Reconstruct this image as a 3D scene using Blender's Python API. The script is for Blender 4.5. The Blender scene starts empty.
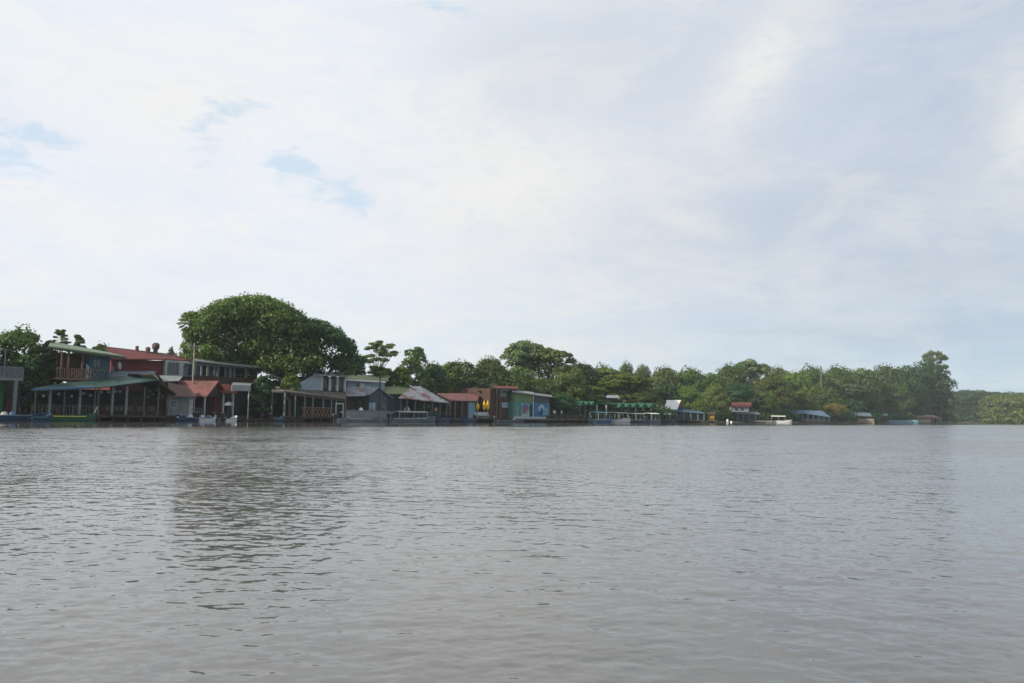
import bpy, math, random
import numpy as np
from mathutils import Matrix, Vector
R = math.radians
scene = bpy.context.scene
COL = scene.collection

# ------------------------------------------------------------------ camera
FPX, HORY = 796.0, 414.3
CAMZ = 1.3
PITCH = math.atan((HORY - 341.5) / FPX)
ROLL = R(0.85)
cam = bpy.data.cameras.new('camera')
cam.lens = FPX / 1024 * 36
cam.sensor_width = 36
cam.clip_start = 0.1
cam.clip_end = 6000
camo = bpy.data.objects.new('camera', cam)
COL.objects.link(camo)
CM = Matrix.Rotation(math.pi / 2 + PITCH, 3, 'X') @ Matrix.Rotation(ROLL, 3, 'Z')
camo.matrix_world = Matrix.Translation((0, 0, CAMZ)) @ CM.to_4x4()
scene.camera = camo

def ray(px, py):
    return CM @ Vector(((px - 512) / FPX, -(py - 341.5) / FPX, -1))

# ------------------------------------------------------------------ light
SUN_DIR = Vector((-0.83, -0.51, 0.50)).normalized()
SUN_EL = math.asin(SUN_DIR.z)
SUN_AZ = math.atan2(SUN_DIR.x, SUN_DIR.y)
sl = bpy.data.lights.new('sun', 'SUN')
sl.energy = 5.0
sl.angle = R(0.6)
sl.color = (1.0, 0.89, 0.68)
so = bpy.data.objects.new('sun', sl)
so.rotation_euler = SUN_DIR.to_track_quat('Z', 'Y').to_euler()
COL.objects.link(so)
scene.view_settings.view_transform = 'Standard'
scene.view_settings.look = 'None'
scene.view_settings.exposure = 0.05
scene.view_settings.gamma = 1.0

class NT:
    """tiny node-tree helper"""
    def __init__(s, tree):
        s.t = tree
        s.n = tree.nodes
        s.l = tree.links
    def node(s, typ, **kw):
        n = s.n.new(typ)
        for k, v in kw.items():
            setattr(n, k, v)
        return n
    def put(s, sock, v):
        if hasattr(v, 'is_output'):
            s.l.new(v, sock)
        elif v is not None:
            if hasattr(sock, 'default_value') and isinstance(v, (tuple, list)) and len(v) == 3 and sock.type == 'RGBA':
                v = (*v, 1)
            sock.default_value = v
    def m(s, op, a, b=None, c=None, clamp=False):
        n = s.node('ShaderNodeMath', operation=op)
        n.use_clamp = clamp
        s.put(n.inputs[0], a)
        if b is not None: s.put(n.inputs[1], b)
        if c is not None: s.put(n.inputs[2], c)
        return n.outputs[0]
    def vm(s, op, a, b=None, scale=None):
        n = s.node('ShaderNodeVectorMath', operation=op)
        s.put(n.inputs[0], a)
        if b is not None: s.put(n.inputs[1], b)
        if scale is not None: s.put(n.inputs['Scale'], scale)
        return n.outputs[0]
    def mix(s, f, a, b, blend='MIX'):
        n = s.node('ShaderNodeMix', data_type='RGBA', blend_type=blend)
        s.put(n.inputs[0], f); s.put(n.inputs[6], a); s.put(n.inputs[7], b)
        return n.outputs[2]
    def noise(s, vec, scale, detail=4, rough=0.5, dist=0.0, color=False, dim='3D'):
        n = s.node('ShaderNodeTexNoise', noise_dimensions=dim)
        s.put(n.inputs['Vector'], vec)
        n.inputs['Scale'].default_value = scale
        n.inputs['Detail'].default_value = detail
        n.inputs['Roughness'].default_value = rough
        n.inputs['Distortion'].default_value = dist
        return n.outputs['Color' if color else 'Fac']
    def smooth(s, v, a, b, lo=0.0, hi=1.0):
        n = s.node('ShaderNodeMapRange', interpolation_type='SMOOTHSTEP')
        s.put(n.inputs[0], v)
        for i, q in enumerate((a, b, lo, hi)):
            n.inputs[i + 1].default_value = q
        return n.outputs[0]

# ------------------------------------------------------------------ world
w = bpy.data.worlds.new('World')
scene.world = w
w.use_nodes = True
w.node_tree.nodes.clear()
N = NT(w.node_tree)
SKY_S = 0.10
sky = N.node('ShaderNodeTexSky', sky_type='NISHITA')
sky.sun_disc = False
sky.sun_elevation = SUN_EL
sky.sun_rotation = SUN_AZ
sky.air_density = 1.0
sky.dust_density = 1.5
tc = N.node('ShaderNodeTexCoord')
dirv = N.vm('NORMALIZE', tc.outputs['Generated'])
sep = N.node('ShaderNodeSeparateXYZ')
N.l.new(dirv, sep.inputs[0])
az = N.m('ARCTAN2', sep.outputs[0], sep.outputs[1])
el = N.m('ARCSINE', sep.outputs[2])
ael = N.m('MAXIMUM', el, 0.0)
# cloud-plane coordinates (flat layer overhead, curving down at the horizon)
den = N.m('ADD', N.m('MAXIMUM', sep.outputs[2], 0.0), 0.16)
cmb = N.node('ShaderNodeCombineXYZ')
N.l.new(N.m('DIVIDE', sep.outputs[0], den), cmb.inputs[0])
N.l.new(N.m('DIVIDE', sep.outputs[1], den), cmb.inputs[1])
cp = cmb.outputs[0]
n1 = N.noise(cp, 1.1, 7, 0.55, 0.4)
n2 = N.noise(cp, 3.2, 8, 0.6, 0.6)
n3 = N.noise(dirv, 9.0, 6, 0.6, 0.3)
wob = N.noise(dirv, 5.5, 5, 0.6, color=True)
ws = N.node('ShaderNodeSeparateXYZ')
N.l.new(N.vm('SUBTRACT', wob, (0.5, 0.5, 0.5)), ws.inputs[0])
azw = N.m('ADD', az, N.m('MULTIPLY', ws.outputs[0], 0.08))
elw = N.m('ADD', el, N.m('MULTIPLY', ws.outputs[1], 0.07))

def patch(px, py, wx, wy, tilt=0.0, wobble=True):
    d = ray(px, py).normalized()
    a0 = math.atan2(d.x, d.y); e0 = math.asin(d.z)
    A = azw if wobble else az
    E = elw if wobble else el
    u = N.m('SUBTRACT', A, a0); v = N.m('SUBTRACT', E, e0)
    c, s_ = math.cos(tilt), math.sin(tilt)
    uu = N.m('ADD', N.m('MULTIPLY', u, c), N.m('MULTIPLY', v, s_))
    vv = N.m('SUBTRACT', N.m('MULTIPLY', v, c), N.m('MULTIPLY', u, s_))
    uu = N.m('POWER', N.m('ABSOLUTE', N.m('DIVIDE', uu, wx / FPX)), 2.0)
    vv = N.m('POWER', N.m('ABSOLUTE', N.m('DIVIDE', vv, wy / FPX)), 2.0)
    return N.m('EXPONENT', N.m('MULTIPLY', N.m('ADD', uu, vv), -1.0))

def addall(lst):
    r = lst[0]
    for q in lst[1:]:
        r = N.m('ADD', r, q)
    return r

LEFTC = (0.815, 0.85, 0.925)
RIGHTC = (0.535, 0.605, 0.715)
f = N.smooth(az, -0.35, 0.62)
ccol = N.mix(f, LEFTC, RIGHTC)
# paler, bluer band low over the horizon
ccol = N.mix(N.smooth(el, 0.20, 0.03, 0.0, 0.65), ccol, N.mix(f, (0.76, 0.84, 0.865), (0.50, 0.66, 0.76)))
# soft modulation of the cloud deck
ccol = N.mix(N.smooth(n1, 0.35, 0.70, 0.0, 0.28), ccol, (0.87, 0.875, 0.86))
ccol = N.mix(N.smooth(n2, 0.60, 0.30, 0.0, 0.22), ccol, N.mix(f, (0.70, 0.75, 0.83), (0.42, 0.50, 0.60)))
bright = addall([patch(758, 72, 34, 88, -0.75), patch(170, 105, 110, 42),
                 patch(505, 190, 120, 80), patch(690, 218, 40, 12, -0.4), patch(1030, 130, 30, 60)])
ccol = N.mix(N.m('MULTIPLY', bright, N.smooth(n3, 0.25, 0.6, 0.45, 0.80), clamp=True), ccol, (0.88, 0.87, 0.835))
greyp = addall([patch(760, 215, 210, 45, 0.12), patch(980, 270, 130, 26), patch(900, 330, 170, 14),
                patch(560, 60, 120, 60)])
ccol = N.mix(N.m('MULTIPLY', greyp, 0.38, clamp=True), ccol, (0.47, 0.545, 0.64))
blue = addall([patch(8, 160, 44, 26), patch(206, 150, 32, 32), patch(290, 168, 24, 16),
               patch(345, 196, 50, 22, -0.35), patch(440, 14, 50, 9), patch(240, 116, 26, 11), patch(40, 132, 50, 9)])
# wispy detail, drawn out sideways towards the horizon
wmap = N.node('ShaderNodeMapping'); N.l.new(dirv, wmap.inputs[0]); wmap.inputs['Scale'].default_value = (1, 1, 2.4)
n4 = N.noise(wmap.outputs[0], 24.0, 8, 0.60, 0.5)
n5 = N.noise(wmap.outputs[0], 5.0, 8, 0.60, 0.8)
blue = N.smooth(N.m('ADD', blue, N.m('MULTIPLY', N.m('SUBTRACT', n4, 0.5), 3.2)), 0.45, 1.45)
ccol = N.mix(N.smooth(n5, 0.46, 0.66, 0, 0.55), ccol, N.mix(f, (0.89, 0.875, 0.845), (0.68, 0.71, 0.74)))
ccol = N.mix(N.smooth(n4, 0.52, 0.34, 0, 0.20), ccol, N.mix(f, (0.68, 0.78, 0.90), (0.42, 0.52, 0.66)))
skyc = N.mix(0.75, N.vm('SCALE', sky.outputs[0], scale=1.2), (6.6, 8.3, 9.9))
cl = N.vm('SCALE', ccol, scale=1 / SKY_S)
final = N.mix(N.m('MULTIPLY', blue, 0.72), cl, skyc)
# below the horizon: dull
bg = N.node('ShaderNodeBackground')
N.l.new(final, bg.inputs[0])
bg.inputs[1].default_value = SKY_S
wo = N.node('ShaderNodeOutputWorld')
N.l.new(bg.outputs[0], wo.inputs[0])

# ------------------------------------------------------------------ frames
class Frame:
    def __init__(s, X, Y, phi):
        s.o = Vector((X, Y)); s.phi = phi
        s.u = Vector((math.cos(phi), math.sin(phi)))
        s.n = Vector((-math.sin(phi), math.cos(phi)))
    def world(s, x, y):
        return s.o + s.u * x + s.n * y
    def at(s, px, py, y=0.0):
        """frame coordinates (x, z) of what a pixel shows on the plane y"""
        d = ray(px, py)
        dn = d.x * s.n.x + d.y * s.n.y
        k = (y + s.o.dot(s.n)) / dn
        X, Y, Z = d.x * k, d.y * k, CAMZ + d.z * k
        return (X - s.o.x) * s.u.x + (Y - s.o.y) * s.u.y, Z
    def x(s, px, y=0.0, py=405):
        return s.at(px, py, y)[0]
    def z(s, px, py, y=0.0):
        return s.at(px, py, y)[1]

SHORE = Frame(0, 131.6, math.atan2(1.2, 1))
def shore_depth(px):
    return 131.6 / max(0.1, (1 - (px - 512) / 663))
def ground_xy(px, d):
    r = ray(px, 418)
    return r.x / r.y * d, d
def facing(px, off=4.0, turn=0.0):
    X, Y = ground_xy(px, shore_depth(px) + off)
    return Frame(X, Y, -math.atan2(X, Y) + turn)

# ------------------------------------------------------------------ materials
MATS = {}
def mat(name, col, col2=None, rough=0.75, scale=1.5, amt=0.5, kind='plain', stripe=None, bump=0.0, metal=0.0, lo=0.42, hi=0.62):
    if name in MATS: return MATS[name]
    m = bpy.data.materials.new(name)
    m.use_nodes = True
    T = NT(m.node_tree)
    b = T.n['Principled BSDF']
    tcn = T.node('ShaderNodeTexCoord')
    o = tcn.outputs['Object']
    if col2 is None: col2 = tuple(c * 0.6 for c in col)
    nz = T.noise(o, scale, 6, 0.65, 0.3)
    c = T.mix(T.smooth(nz, lo, hi, 0, amt), col, col2)
    nf = T.noise(o, scale * 9, 3, 0.6)
    c = T.mix(T.smooth(nf, 0.3, 0.7, 0.0, 0.22), c, tuple(q * 0.45 for q in col))
    if stripe:
        axis, freq, k = stripe
        wv = T.node('ShaderNodeTexWave', bands_direction=axis, wave_type='BANDS')
        wv.inputs['Scale'].default_value = freq
        T.l.new(o, wv.inputs['Vector'])
        c = T.mix(T.m('MULTIPLY', wv.outputs['Fac'], k), c, tuple(q * 0.35 for q in col))
    T.put(b.inputs['Base Color'], c)
    b.inputs['Roughness'].default_value = rough
    b.inputs['Metallic'].default_value = metal
    b.inputs['Specular IOR Level'].default_value = 0.25
    if kind == 'glass':
        b.inputs['Specular IOR Level'].default_value = 0.6
    MATS[name] = m
    return m

def M_(k): return MATS[k]
mat('green_roof', (0.13, 0.20, 0.12), (0.19, 0.24, 0.16), stripe=('X', 1.6, 0.25), rough=0.55)
mat('teal_roof', (0.028, 0.068, 0.060), (0.045, 0.095, 0.085), stripe=('X', 1.6, 0.2), rough=0.6)
mat('blue_roof', (0.08, 0.14, 0.22), (0.11, 0.17, 0.23), stripe=('X', 1.6, 0.2), rough=0.5)
mat('slate_blue_roof', (0.09, 0.13, 0.17), (0.14, 0.18, 0.20), rough=0.55)
mat('olive_roof', (0.20, 0.25, 0.12), (0.28, 0.28, 0.16), stripe=('X', 1.2, 0.25))
mat('red_roof', (0.165, 0.042, 0.040), (0.085, 0.035, 0.032), stripe=('X', 1.6, 0.25), scale=0.6, amt=.9)
mat('orange_red_roof', (0.21, 0.080, 0.072), (0.09, 0.052, 0.050), stripe=('X', 1.6, 0.25), scale=.8, amt=.85)
mat('red_wall', (0.14, 0.026, 0.028), (0.08, 0.022, 0.024), scale=0.8)
mat('patchy_roof', (0.40, 0.40, 0.40), (0.24, 0.065, 0.05), scale=0.34, amt=1.0, lo=0.44, hi=0.54, stripe=('X', 1.0, 0.15))
mat('rust_roof', (0.32, 0.38, 0.44), (0.30, 0.12, 0.08), scale=0.55, amt=1.0, lo=0.46, hi=0.58)
mat('grey_roof', (0.28, 0.31, 0.32), (0.20, 0.22, 0.22), stripe=('X', 1.6, 0.25), rough=0.5)
mat('roof_felt', (0.14, 0.125, 0.11), (0.08, 0.075, 0.07), scale=0.8)
mat('white_roof', (0.72, 0.72, 0.70), (0.5, 0.5, 0.48), amt=0.4, rough=0.5)
mat('cream_roof', (0.34, 0.31, 0.25), (0.18, 0.16, 0.13))
mat('white_paint', (0.42, 0.44, 0.43), (0.26, 0.28, 0.27), amt=0.5)
mat('bright_white', (0.80, 0.80, 0.78), (0.6, 0.6, 0.58), amt=0.3)
mat('grey_paint', (0.17, 0.20, 0.21), (0.11, 0.13, 0.13))
mat('grey_wall', (0.22, 0.24, 0.24), (0.13, 0.14, 0.14))
mat('blue_wall', (0.035, 0.090, 0.125), (0.03, 0.08, 0.12))
mat('pale_blue_wall', (0.30, 0.37, 0.42), (0.21, 0.26, 0.30), stripe=('X', 2.2, 0.15))
mat('slate_wall', (0.075, 0.105, 0.13), (0.045, 0.06, 0.07), stripe=('X', 3, 0.3))
mat('navy_wall', (0.03, 0.07, 0.13), (0.02, 0.04, 0.07))
mat('teal_wall', (0.07, 0.21, 0.19), (0.04, 0.13, 0.12))
mat('lime_wall', (0.14, 0.24, 0.10), (0.10, 0.17, 0.08))
mat('green_wall', (0.018, 0.14, 0.065), (0.012, 0.09, 0.045))
mat('brown_wall', (0.085, 0.045, 0.035), (0.05, 0.03, 0.025), stripe=('Z', 3, 0.4))
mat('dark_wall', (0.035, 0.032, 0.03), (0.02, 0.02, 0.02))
mat('timber', (0.16, 0.115, 0.08), (0.08, 0.06, 0.045))
mat('dark_timber', (0.06, 0.045, 0.035), (0.03, 0.025, 0.02))
mat('tan_timber', (0.22, 0.13, 0.085), (0.13, 0.08, 0.055))
mat('grey_timber', (0.12, 0.125, 0.115), (0.07, 0.07, 0.065))
mat('sand', (0.42, 0.35, 0.25), (0.28, 0.22, 0.15))
mat('beige_wall', (0.55, 0.50, 0.40), (0.33, 0.30, 0.24))
mat('red_clutter', (0.10, 0.022, 0.025), (0.06, 0.018, 0.018))
mat('ochre_cloth', (0.30, 0.20, 0.05), (0.16, 0.13, 0.05), scale=1.2)
mat('yellow_cloth', (0.72, 0.42, 0.03), (0.5, 0.26, 0.02), amt=0.4)
mat('glass', (0.03, 0.045, 0.055), (0.02, 0.03, 0.035), rough=0.12, kind='glass')
mat('sky_glass', (0.20, 0.42, 0.60), (0.16, 0.34, 0.5), rough=0.2)
mat('blue_hull', (0.018, 0.045, 0.10), (0.012, 0.03, 0.06), rough=0.4)
mat('mid_blue', (0.05, 0.13, 0.24), (0.03, 0.09, 0.16), rough=0.5)
mat('light_blue', (0.20, 0.34, 0.43), (0.14, 0.26, 0.34), rough=0.5)
mat('green_hull', (0.018, 0.095, 0.05), (0.014, 0.065, 0.035), rough=0.4)
mat('yellow_paint', (0.55, 0.50, 0.08), (0.4, 0.35, 0.06), rough=0.5)
mat('white_hull', (0.62, 0.64, 0.64), (0.45, 0.47, 0.47), rough=0.35, amt=0.4)
mat('grey_hull', (0.12, 0.16, 0.185), (0.08, 0.10, 0.11), rough=0.45)
mat('black_rubber', (0.02, 0.02, 0.022), (0.03, 0.03, 0.03), rough=0.5)
mat('awning_green', (0.02, 0.10, 0.055), (0.014, 0.065, 0.035))
mat('mural_red', (0.32, 0.08, 0.07), (0.4, 0.06, 0.05))
mat('mural_blue', (0.04, 0.15, 0.33), (0.03, 0.10, 0.24))
mat('mural_teal', (0.16, 0.33, 0.34), (0.10, 0.22, 0.25))
mat('mural_white', (0.40, 0.45, 0.47), (0.3, 0.34, 0.38))
mat('concrete', (0.30, 0.30, 0.28), (0.18, 0.18, 0.17))
mat('terracotta', (0.13, 0.075, 0.062), (0.08, 0.05, 0.045))
mat('skin', (0.30, 0.17, 0.11), (0.26, 0.14, 0.09))
mat('hair', (0.02, 0.015, 0.012))
mat('shirt_pink', (0.65, 0.25, 0.27))
mat('shirt_white', (0.75, 0.75, 0.74))
mat('denim', (0.05, 0.07, 0.12))
mat('bark', (0.15, 0.125, 0.10), (0.08, 0.065, 0.05), scale=0.8)
mat('pale_bark', (0.34, 0.31, 0.26), (0.20, 0.18, 0.15), scale=0.8)

def leaf_mat(name, c1, c2, c3=None, trans=0.35):
    m = bpy.data.materials.new(name); m.use_nodes = True
    T = NT(m.node_tree)
    T.n.clear()
    at = T.node('ShaderNodeAttribute', attribute_name='tint')
    tcn = T.node('ShaderNodeTexCoord')
    nz = T.noise(tcn.outputs['Object'], 0.22, 4, 0.6, 0.3)
    c = T.mix(at.outputs['Fac'], c1, c2)
    c = T.mix(T.smooth(nz, 0.52, 0.68, 0, 0.55), c, c3 or c2)
    oi = T.node('ShaderNodeObjectInfo')
    hs = T.node('ShaderNodeHueSaturation')
    T.put(hs.inputs['Color'], c)
    T.put(hs.inputs['Value'], T.m('MULTIPLY_ADD', oi.outputs['Random'], 0.60, 0.75))
    T.put(hs.inputs['Hue'], T.m('MULTIPLY_ADD', oi.outputs['Random'], 0.03, 0.487))
    col = hs.outputs[0]
    d = T.node('ShaderNodeBsdfDiffuse'); T.put(d.inputs[0], col)
    tr = T.node('ShaderNodeBsdfTranslucent'); T.put(tr.inputs[0], T.mix(0.4, col, (c2[0] * 1.3, c2[1] * 1.3, c2[2] * 0.5), 'MIX'))
    g = T.node('ShaderNodeBsdfGlossy'); g.inputs['Roughness'].default_value = 0.5
    g.inputs[0].default_value = (0.5, 0.5, 0.5, 1)
    mx = T.node('ShaderNodeMixShader'); mx.inputs[0].default_value = trans
    T.l.new(d.outputs[0], mx.inputs[1]); T.l.new(tr.outputs[0], mx.inputs[2])
    m2 = T.node('ShaderNodeMixShader'); m2.inputs[0].default_value = 0.04
    T.l.new(mx.outputs[0], m2.inputs[1]); T.l.new(g.outputs[0], m2.inputs[2])
    out = T.node('ShaderNodeOutputMaterial'); T.l.new(m2.outputs[0], out.inputs[0])
    MATS[name] = m
leaf_mat('leaf_dark', (0.026, 0.062, 0.024), (0.048, 0.102, 0.030), (0.035, 0.085, 0.03))
leaf_mat('leaf_mid', (0.050, 0.094, 0.024), (0.108, 0.160, 0.032), (0.078, 0.138, 0.030))
leaf_mat('leaf_yellow', (0.080, 0.140, 0.024), (0.16, 0.22, 0.04), (0.12, 0.19, 0.03))
leaf_mat('leaf_olive', (0.072, 0.110, 0.028), (0.14, 0.165, 0.04), (0.14, 0.14, 0.05))
leaf_mat('leaf_grey', (0.065, 0.115, 0.045), (0.13, 0.175, 0.070), (0.15, 0.17, 0.08))
leaf_mat('leaf_light', (0.10, 0.16, 0.05), (0.17, 0.23, 0.08), (0.18, 0.21, 0.09), 0.6)
leaf_mat('leaf_flower', (0.09, 0.12, 0.03), (0.30, 0.24, 0.05), (0.55, 0.42, 0.25))

# ------------------------------------------------------------------ mesh building
class MB:
    def __init__(s):
        s.v = []; s.f = []
    def add(s, vs, fs):
        b = len(s.v)
        s.v += [tuple(p) for p in vs]
        s.f += [tuple(i + b for i in q) for q in fs]
        return s
    def box(s, x0, x1, y0, y1, z0, z1):
        if x1 < x0: x0, x1 = x1, x0
        if y1 < y0: y0, y1 = y1, y0
        if z1 < z0: z0, z1 = z1, z0
        return s.add([(x0, y0, z0), (x1, y0, z0), (x1, y1, z0), (x0, y1, z0), (x0, y0, z1), (x1, y0, z1), (x1, y1, z1), (x0, y1, z1)],
                     [(0, 3, 2, 1), (4, 5, 6, 7), (0, 1, 5, 4), (1, 2, 6, 5), (2, 3, 7, 6), (3, 0, 4, 7)])
    def slab(s, pts, th):
        """polygon (x,y,z list) thickened downwards"""
        n = len(pts)
        vs = list(pts) + [(p[0], p[1], p[2] - th) for p in pts]
        fs = [tuple(range(n)), tuple(range(2 * n - 1, n - 1, -1))] + [(i, i + n, (i + 1) % n + n, (i + 1) % n) for i in range(n)]
        return s.add(vs, fs)
    def prism(s, poly_xz, y0, y1):
        n = len(poly_xz)
        vs = [(p[0], y0, p[1]) for p in poly_xz] + [(p[0], y1, p[1]) for p in poly_xz]
        fs = [tuple(range(n)), tuple(range(2 * n - 1, n - 1, -1))] + [(i, i + n, (i + 1) % n + n, (i + 1) % n) for i in range(n)]
        return s.add(vs, fs)
    def bar(s, p, q, r, sides=6, r2=None):
        p = Vector(p); q = Vector(q); d = (q - p)
        if d.length < 1e-6: return s
        d.normalize()
        a = d.orthogonal().normalized(); b = d.cross(a)
        r2 = r if r2 is None else r2
        vs = []
        for c, rr in ((p, r), (q, r2)):
            for i in range(sides):
                t = 2 * math.pi * i / sides
                vs.append(c + a * (rr * math.cos(t)) + b * (rr * math.sin(t)))
        fs = [(i, (i + 1) % sides, sides + (i + 1) % sides, sides + i) for i in range(sides)]
        fs += [tuple(range(sides - 1, -1, -1)), tuple(range(sides, 2 * sides))]
        return s.add(vs, fs)
    def tube(s, pts, rads, sides=7):
        rings = []
        vs = []
        for i, p in enumerate(pts):
            p = Vector(p)
            d = (Vector(pts[min(i + 1, len(pts) - 1)]) - Vector(pts[max(i - 1, 0)])).normalized()
            a = d.cross(Vector((0.3, 1, 0.1))).normalized(); b = d.cross(a)
            for k in range(sides):
                t = 2 * math.pi * k / sides
                vs.append(p + a * (rads[i] * math.cos(t)) + b * (rads[i] * math.sin(t)))
        fs = []
        for i in range(len(pts) - 1):
            for k in range(sides):
                fs.append((i * sides + k, i * sides + (k + 1) % sides, (i + 1) * sides + (k + 1) % sides, (i + 1) * sides + k))
        fs += [tuple(range(sides - 1, -1, -1)), tuple(range((len(pts) - 1) * sides, len(pts) * sides))]
        return s.add(vs, fs)
    def lathe(s, c, prof, sides=12):
        vs = []
        for (r, z) in prof:
            for k in range(sides):
                t = 2 * math.pi * k / sides
                vs.append((c[0] + r * math.cos(t), c[1] + r * math.sin(t), c[2] + z))
        fs = []
        for i in range(len(prof) - 1):
            for k in range(sides):
                fs.append((i * sides + k, i * sides + (k + 1) % sides, (i + 1) * sides + (k + 1) % sides, (i + 1) * sides + k))
        fs += [tuple(range(sides - 1, -1, -1)), tuple(range((len(prof) - 1) * sides, len(prof) * sides))]
        return s.add(vs, fs)
    def ball(s, c, r, sides=10):
        n = 6
        prof = [(max(0.02 * r, r * math.sin(math.pi * i / n)), -r * math.cos(math.pi * i / n)) for i in range(n + 1)]
        return s.lathe(c, prof, sides)

def tag(o, label=None, cat=None, group=None, kind=None):
    if label: o['label'] = label
    if cat: o['category'] = cat
    if group: o['group'] = group
    if kind: o['kind'] = kind
    return o

def link_mesh(name, mb, material, parent=None, origin=(0, 0, 0), smooth=False):
    me = bpy.data.meshes.new(name)
    ox, oy, oz = origin
    me.from_pydata([(p[0] - ox, p[1] - oy, p[2] - oz) for p in mb.v], [], mb.f)
    me.update()
    if smooth:
        me.polygons.foreach_set('use_smooth', [True] * len(me.polygons))
    me.materials.append(MATS[material] if isinstance(material, str) else material)
    o = bpy.data.objects.new(name, me)
    COL.objects.link(o)
    if parent is not None: o.parent = parent
    return o

class Thing:
    def __init__(s, name, label, cat, F, x, y, z=0.0, group=None):
        s.F = F; s.org = (x, y, z)
        e = bpy.data.objects.new(name, None)
        e.empty_display_size = 0.5
        COL.objects.link(e)
        wp = F.world(x, y)
        e.location = (wp.x, wp.y, z)
        e.rotation_euler = (0, 0, F.phi)
        tag(e, label, cat, group)
        s.o = e
    def part(s, name, mb, m, parent=None, label=None, smooth=False):
        o = link_mesh(name, mb, m, parent or s.o, s.org, smooth)
        if label: o['label'] = label
        return o
    def window(s, x0, x1, y, z0, z1, m='white_paint', g='glass', bars=1):
        """window frame proud of a wall that faces -y, its pane a sub-part"""
        fr = MB(); w_ = 0.09
        fr.box(x0, x1, y - 0.06, y + 0.02, z1 - w_, z1).box(x0, x1, y - 0.06, y + 0.02, z0, z0 + w_)
        fr.box(x0, x0 + w_, y - 0.06, y + 0.02, z0 + w_, z1 - w_).box(x1 - w_, x1, y - 0.06, y + 0.02, z0 + w_, z1 - w_)
        for k in range(bars):
            xc = x0 + (x1 - x0) * (k + 1) / (bars + 1)
            fr.box(xc - 0.04, xc + 0.04, y - 0.055, y + 0.02, z0 + w_, z1 - w_)
        f = s.part('window', fr, m)
        s.part('pane', MB().box(x0 + w_ - 0.01, x1 - w_ + 0.01, y - 0.02, y - 0.005, z0 + w_ - 0.01, z1 - w_ + 0.01), g, f)
        return f

def rail(mb, x0, x1, y, z0, z1, n, r=0.03, mid=True):
    mb.box(x0, x1, y - r, y + r, z1 - 2 * r, z1)
    if mid: mb.box(x0, x1, y - r * 0.8, y + r * 0.8, (z0 + z1) / 2 - r * 0.7, (z0 + z1) / 2 + r * 0.7)
    for i in range(n + 1):
        x = x0 + (x1 - x0) * i / n
        mb.box(x - r, x + r, y - r * 1.1, y + r * 1.1, z0, z1 - 2 * r)

# ------------------------------------------------------------------ land
def land(name, rows, m):
    """rows: list of lists of (X,Y,Z) with equal length, welded into a sheet"""
    n = len(rows[0]); mb = MB()
    for r_ in rows: mb.v += r_
    for i in range(len(rows) - 1):
        for k in range(n - 1):
            mb.f.append((i * n + k, i * n + k + 1, (i + 1) * n + k + 1, (i + 1) * n + k))
    o = link_mesh(name, mb, m, smooth=True)
    return tag(o, kind='structure')

mat('soil', (0.05, 0.055, 0.03), (0.09, 0.075, 0.05), scale=0.15)
rng = random.Random(3)
xs = [-260 + i * 6 for i in range(100)]
SEND = xs[-1]
rows = []
for (t, z) in ((0.6, -0.9), (2.2, 0.10), (4.0, 0.45), (9, 0.7), (40, 1.0), (150, 1.3), (900, 1.3)):
    rw = []
    for i, s_ in enumerate(xs):
        jit = (math.sin(s_ * 0.13) + math.sin(s_ * 0.31 + 1)) * (0.35 if t < 10 else 0)
        p = SHORE.world(s_, t + jit)
        rw.append((p.x, p.y, z))
    rows.append(rw)
# the land ends in a cape on the right: close with a sloping edge
for i, rw in enumerate(rows):
    p = Vector(rw[-1])
    rw.append((p.x + 2.5, p.y + 3, -0.9))
land('river_bank', rows, 'soil')

FAR = [(225, 640), (288, 575), (300, 480), (345, 452), (430, 400), (620, 330), (1000, 230)]
def far_line(n=60):
    pts = []
    for i in range(len(FAR) - 1):
        for k in range(12):
            a = k / 12
            pts.append((FAR[i][0] * (1 - a) + FAR[i + 1][0] * a, FAR[i][1] * (1 - a) + FAR[i + 1][1] * a))
    return pts
fl = far_line()
land('far_bank', [[(x, y + dy, z) for (x, y) in fl] for dy, z in ((0, -0.9), (3, 0.3), (20, 1), (700, 1.5))], 'soil')

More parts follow.
